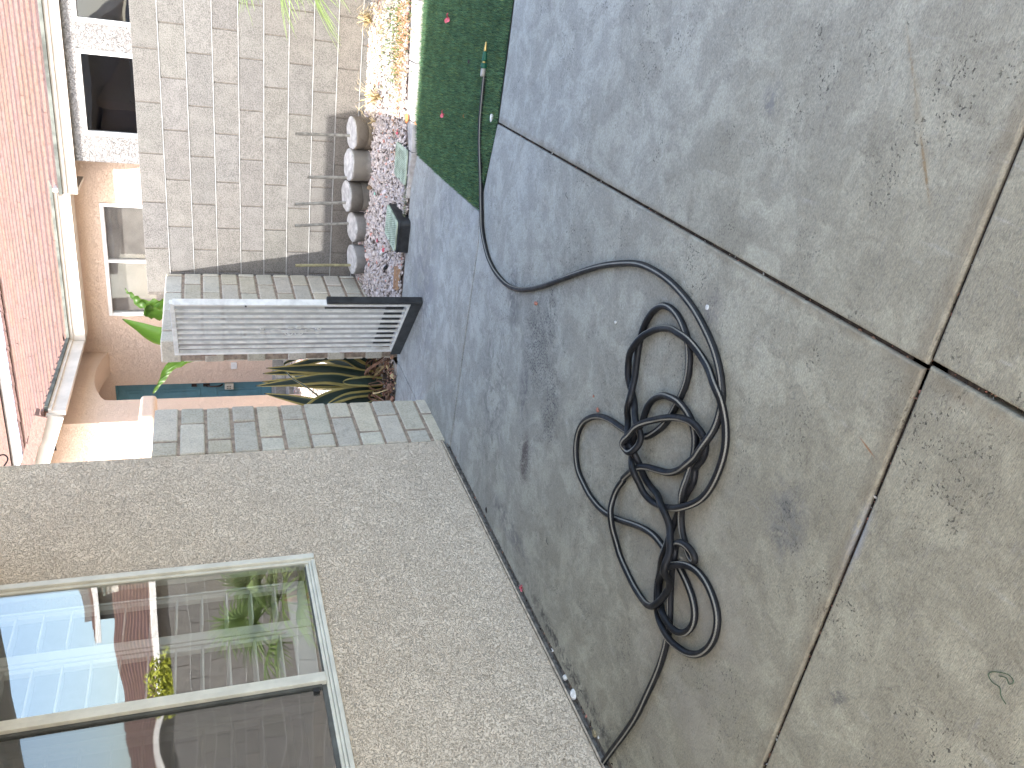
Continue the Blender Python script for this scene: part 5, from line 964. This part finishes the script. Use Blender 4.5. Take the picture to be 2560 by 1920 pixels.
weeds('dead_weeds', 900, (-0.48, 6.16, .30, .10), simple('rusty_straw', (0.50, 0.25, 0.12), .8, .5, 30), 'reddish dried weeds lying along the kerb on the gravel', .03)
weeds('straw_litter', 420, (-0.40, 6.95, .2, .22), M['straw'], 'loose dry straw scattered on the sunlit gravel', .03, .07)
weeds('grey_weeds', 160, (-1.50, 5.74, .14, .02), simple('grey_moss', (0.20, 0.21, 0.13), .9, .5, 40), 'withered grey green weeds between the two valve boxes', .02, .04)
weeds('dry_weeds', 60, (-1.93, 6.05, .05, .06), simple('olive_moss', (0.22, 0.22, 0.12), .9, .5, 40), 'olive withered weed patch behind the raised valve box', .02, .04)

# ============================================================= SMALL THINGS
def lump(name, x, y, z, s, mat, lab, cat, group=None, sq=(1, 1, .6), n=1):
    V = IV.copy()
    for _ in range(5): d_ = rng.normal(size=3); d_ /= np.linalg.norm(d_); V -= np.outer(np.maximum(0, V @ d_ - rng.uniform(.45, .75)), d_)
    V = V * np.array(sq) * s; V[:, 2] -= V[:, 2].min()
    o = np_mesh(name, V, IF, [mat]); o.location = (x, y, z); o.rotation_euler = (0, 0, random.uniform(0, 6)); return tag(o, lab, cat, group)
lump('stone', -1.264, 3.166, .0, .013, M['stone_red'], 'square red stone chip on the concrete under the hose bend', 'stone')
lump('stone', -1.408, 2.424, .0, .011, M['stone_red'], 'reddish stone chip touching the top of the leftmost hose loop', 'stone')
lump('stone', -1.38, 2.486, .0, .006, M['stone_red'], 'tiny rust coloured chip just behind the hose loop', 'stone')
lump('stone', -1.044, 2.433, .0, .0075, M['stone_white'], 'small round white pebble between the hose bend and the coil', 'stone')
lump('stone', -2.629, 2.143, -.005, .020, M['stone_white'], 'white stone lying in the gap at the foot of the stucco wall', 'stone', sq=(1.3, 1, .7))
lump('stone', -2.634, 2.237, -.006, .016, M['stone_white'], 'smaller white stone in the gap just beyond the white stone', 'stone')
lump('stone', -2.622, 1.935, -.006, .018, simple('tan_stone', (0.30, .25, .15), .85, .3, 60), 'tan stone in the wall gap close to the hose end', 'stone')
lump('stone', -2.612, 1.905, -.004, .008, M['stone_white'], 'pale chip beside the tan stone in the wall gap', 'stone')
lump('stone', -1.195, 1.152, -.010, .008, M['stone_white'], 'white chip stuck in the open slab joint', 'stone', sq=(1.5, .7, .6))
lump('paper_scrap', -0.612, 4.075, .0, .020, M['stone_white'], 'crumpled white paper scrap on the turf at the slab corner', 'paper scrap', sq=(.7, 1.2, .6))
lump('paper_scrap', -0.778, 1.922, -.001, .009, M['stone_white'], 'white dried paste fleck on the concrete right of the hose', 'fleck', sq=(1.2, 1, .15))
lump('black_clod', -0.396, 4.54, .014, .012, M['dark'], 'black clod sitting on the turf near the hose nozzle', 'clod')
lump('orange_scrap', -0.925, 5.80, .03, .030, M['orange'], 'orange scrap on the end of the mowing kerb', 'scrap', sq=(1.2, .9, .5))
lump('brown_chip', -2.575, 3.40, .0, .012, M['dark'], 'dark curled chip against the foot of the stucco wall', 'chip', sq=(.6, 1.6, .4))
def petal(x, y, z, s, lab, mat=None):
    g = MB()
    for k in range(4):
        a = k * 1.5 + random.uniform(-.3, .3); p0 = Vector((x, y, z)); p2 = p0 + Vector((math.cos(a) * s, math.sin(a) * s, s * random.uniform(.1, .5)))
        blade(g, [p0, p0.lerp(p2, .5) + Vector((0, 0, s * .25)), p2], [s * .1, s * .45, s * .5, s * .2], (math.sin(a), -math.cos(a), .2), .5, 0, 3, 3)
    return tag(g.build('petal', mat or M['petal'], None, smooth='fix', loc=(x, y, z)), lab, 'petal', 'pink flower petals blown about')
petal(-0.217, 5.013, .02, .030, 'pink petal on the turf nearest the photo corner, right of the nozzle')
petal(-0.744, 4.927, .02, .026, 'pink petal on the turf behind the straight run of hose')
petal(-2.612, 2.80, .0, .018, 'faded red petal against the foot of the stucco wall')
petal(-1.07, 6.05, .04, .022, 'small red petal on the gravel beside the flush valve lid')
for i, (x, y) in enumerate(((-1.95, 6.55), (-2.2, 6.0), (-2.33, 6.35), (-2.42, 5.95), (-2.1, 5.95))):
    pass
petal(-2.03, 6.47, .05, .020, 'small red petal on the gravel behind the raised valve box')
petal(-2.40, 5.98, .03, .022, 'red petal on the gravel just in front of the slump block wall')
g = MB(); g.tube([(-2.045, 6.26, .045), (-2.10, 6.33, .05)], .016, 12); lt = g.build('paper_roll', M['stone_white'], None, smooth=True); tag(lt, 'white and red paper roll lying on the gravel beside the raised valve box', 'litter')
g = MB(); g.tube([(-2.035, 6.247, .045), (-2.044, 6.259, .045)], .0165, 12); g.build('red_end', M['petal'], lt, smooth=True)
g = MB(); g.tube([(-2.13, 6.10, .05), (-2.17, 6.17, .045)], .014, 10); tag(g.build('black_tube', M['rubber'], None, smooth=True), 'short black tube lying between the paper roll and the tan tray', 'tube')
g = MB(); k = [(-2.02, 5.74), (-2.18, 5.74), (-2.20, 5.82), (-2.03, 5.84)]
g.poly([(x, y, .02) for x, y in k]); 
for (a, b) in zip(k, k[1:] + k[:1]): g.poly([(a[0], a[1], .02), (b[0], b[1], .02), (b[0] * 1.004, b[1] * 1.001, .045), (a[0] * 1.004, a[1] * 1.001, .045)])
o = g.build('tan_tray', simple('tan_plastic', (.36, .22, .13), .6, .2), None); m_ = o.modifiers.new('s', 'SOLIDIFY'); m_.thickness = .003; tag(o, 'tan plastic tray on the gravel at the path edge near the gate', 'tray')
g = MB(); g.box(-2.46, -2.43, 5.95, 5.98, .03, .055); tag(g.build('blue_scrap', simple('pale_blue', (.35, .50, .60), .5), None, bevel=.004, loc=(-2.445, 5.965, .03)), 'pale blue scrap on the gravel against the slump block wall', 'scrap')
lump('white_scrap', -0.95, 6.62, .085, .05, M['stone_white'], 'long white strip under the dried grass tuft', 'scrap', sq=(.25, 1.3, .1))
lump('green_scrap', -1.67, 6.60, .07, .013, simple('mint', (.25, .60, .45), .5), 'mint green scrap on the gravel in front of the dark taupe weight', 'scrap')
lump('brick_chip', -1.68, 6.83, .055, .03, simple('brown_brick', (.22, .15, .09), .9), 'brown chip leaning on the base of the two-tone weight', 'chip', sq=(1, .4, .8))
TH = [(-1.055, .724), (-1.047, .711), (-1.053, .701), (-1.041, .697), (-1.039, .713), (-1.058, .737), (-1.071, .741), (-1.077, .728), (-1.074, .713), (-1.087, .704), (-1.093, .689)]
g = MB(); g.tube(catmull([(x, y, .0015) for x, y in TH], 5), .0008, 5); tag(g.build('green_thread', simple('thread_green', (.05, .09, .05), .8), None), 'thin curled green thread on the near slab', 'thread')
for i, (x, y, a, s, mt, lab) in enumerate([(-0.744, 3.02, .9, .03, 'dark', 'short dark twig on the concrete right of the hose bend'), (-0.93, 5.60, 1.2, .05, 'orange', 'pinkish curled leaf on the turf beside the kerb'), (-0.69, 4.52, .6, .02, 'orange', 'small orange leaf on the turf touching the hose'), (-2.21, 2.62, .8, .03, 'dark', 'thin dark twig on the concrete near the stucco wall')]):
    g = MB(); z = .018 if mt == 'orange' else .002; blade(g, [(x, y, z), (x + math.cos(a) * s * .5, y + math.sin(a) * s * .5, z + .006), (x + math.cos(a) * s, y + math.sin(a) * s, z)], [.001, s * (.16 if mt == 'orange' else .04), .001], (math.sin(a), -math.cos(a), 0), .4)
    o = g.build('fallen_leaf' if mt == 'orange' else 'twig', M[mt], None, smooth='fix', loc=(x, y, z)); m_ = o.modifiers.new('s', 'SOLIDIFY'); m_.thickness = .0012; tag(o, lab, 'leaf' if mt == 'orange' else 'twig')
g = MB(); g.tube(catmull([(XS + .01, 4.262, 2.52), (XS + .02, 4.31, 2.50), (XS + .01, 4.36, 2.465), (XS, 4.33, 2.44), (XS - .01, 4.275, 2.45)], 6), .004, 6); tag(g.build('black_cable', M['rubber'], None, smooth=True), 'black cable loop sticking out past the corner of the stucco wall', 'cable')
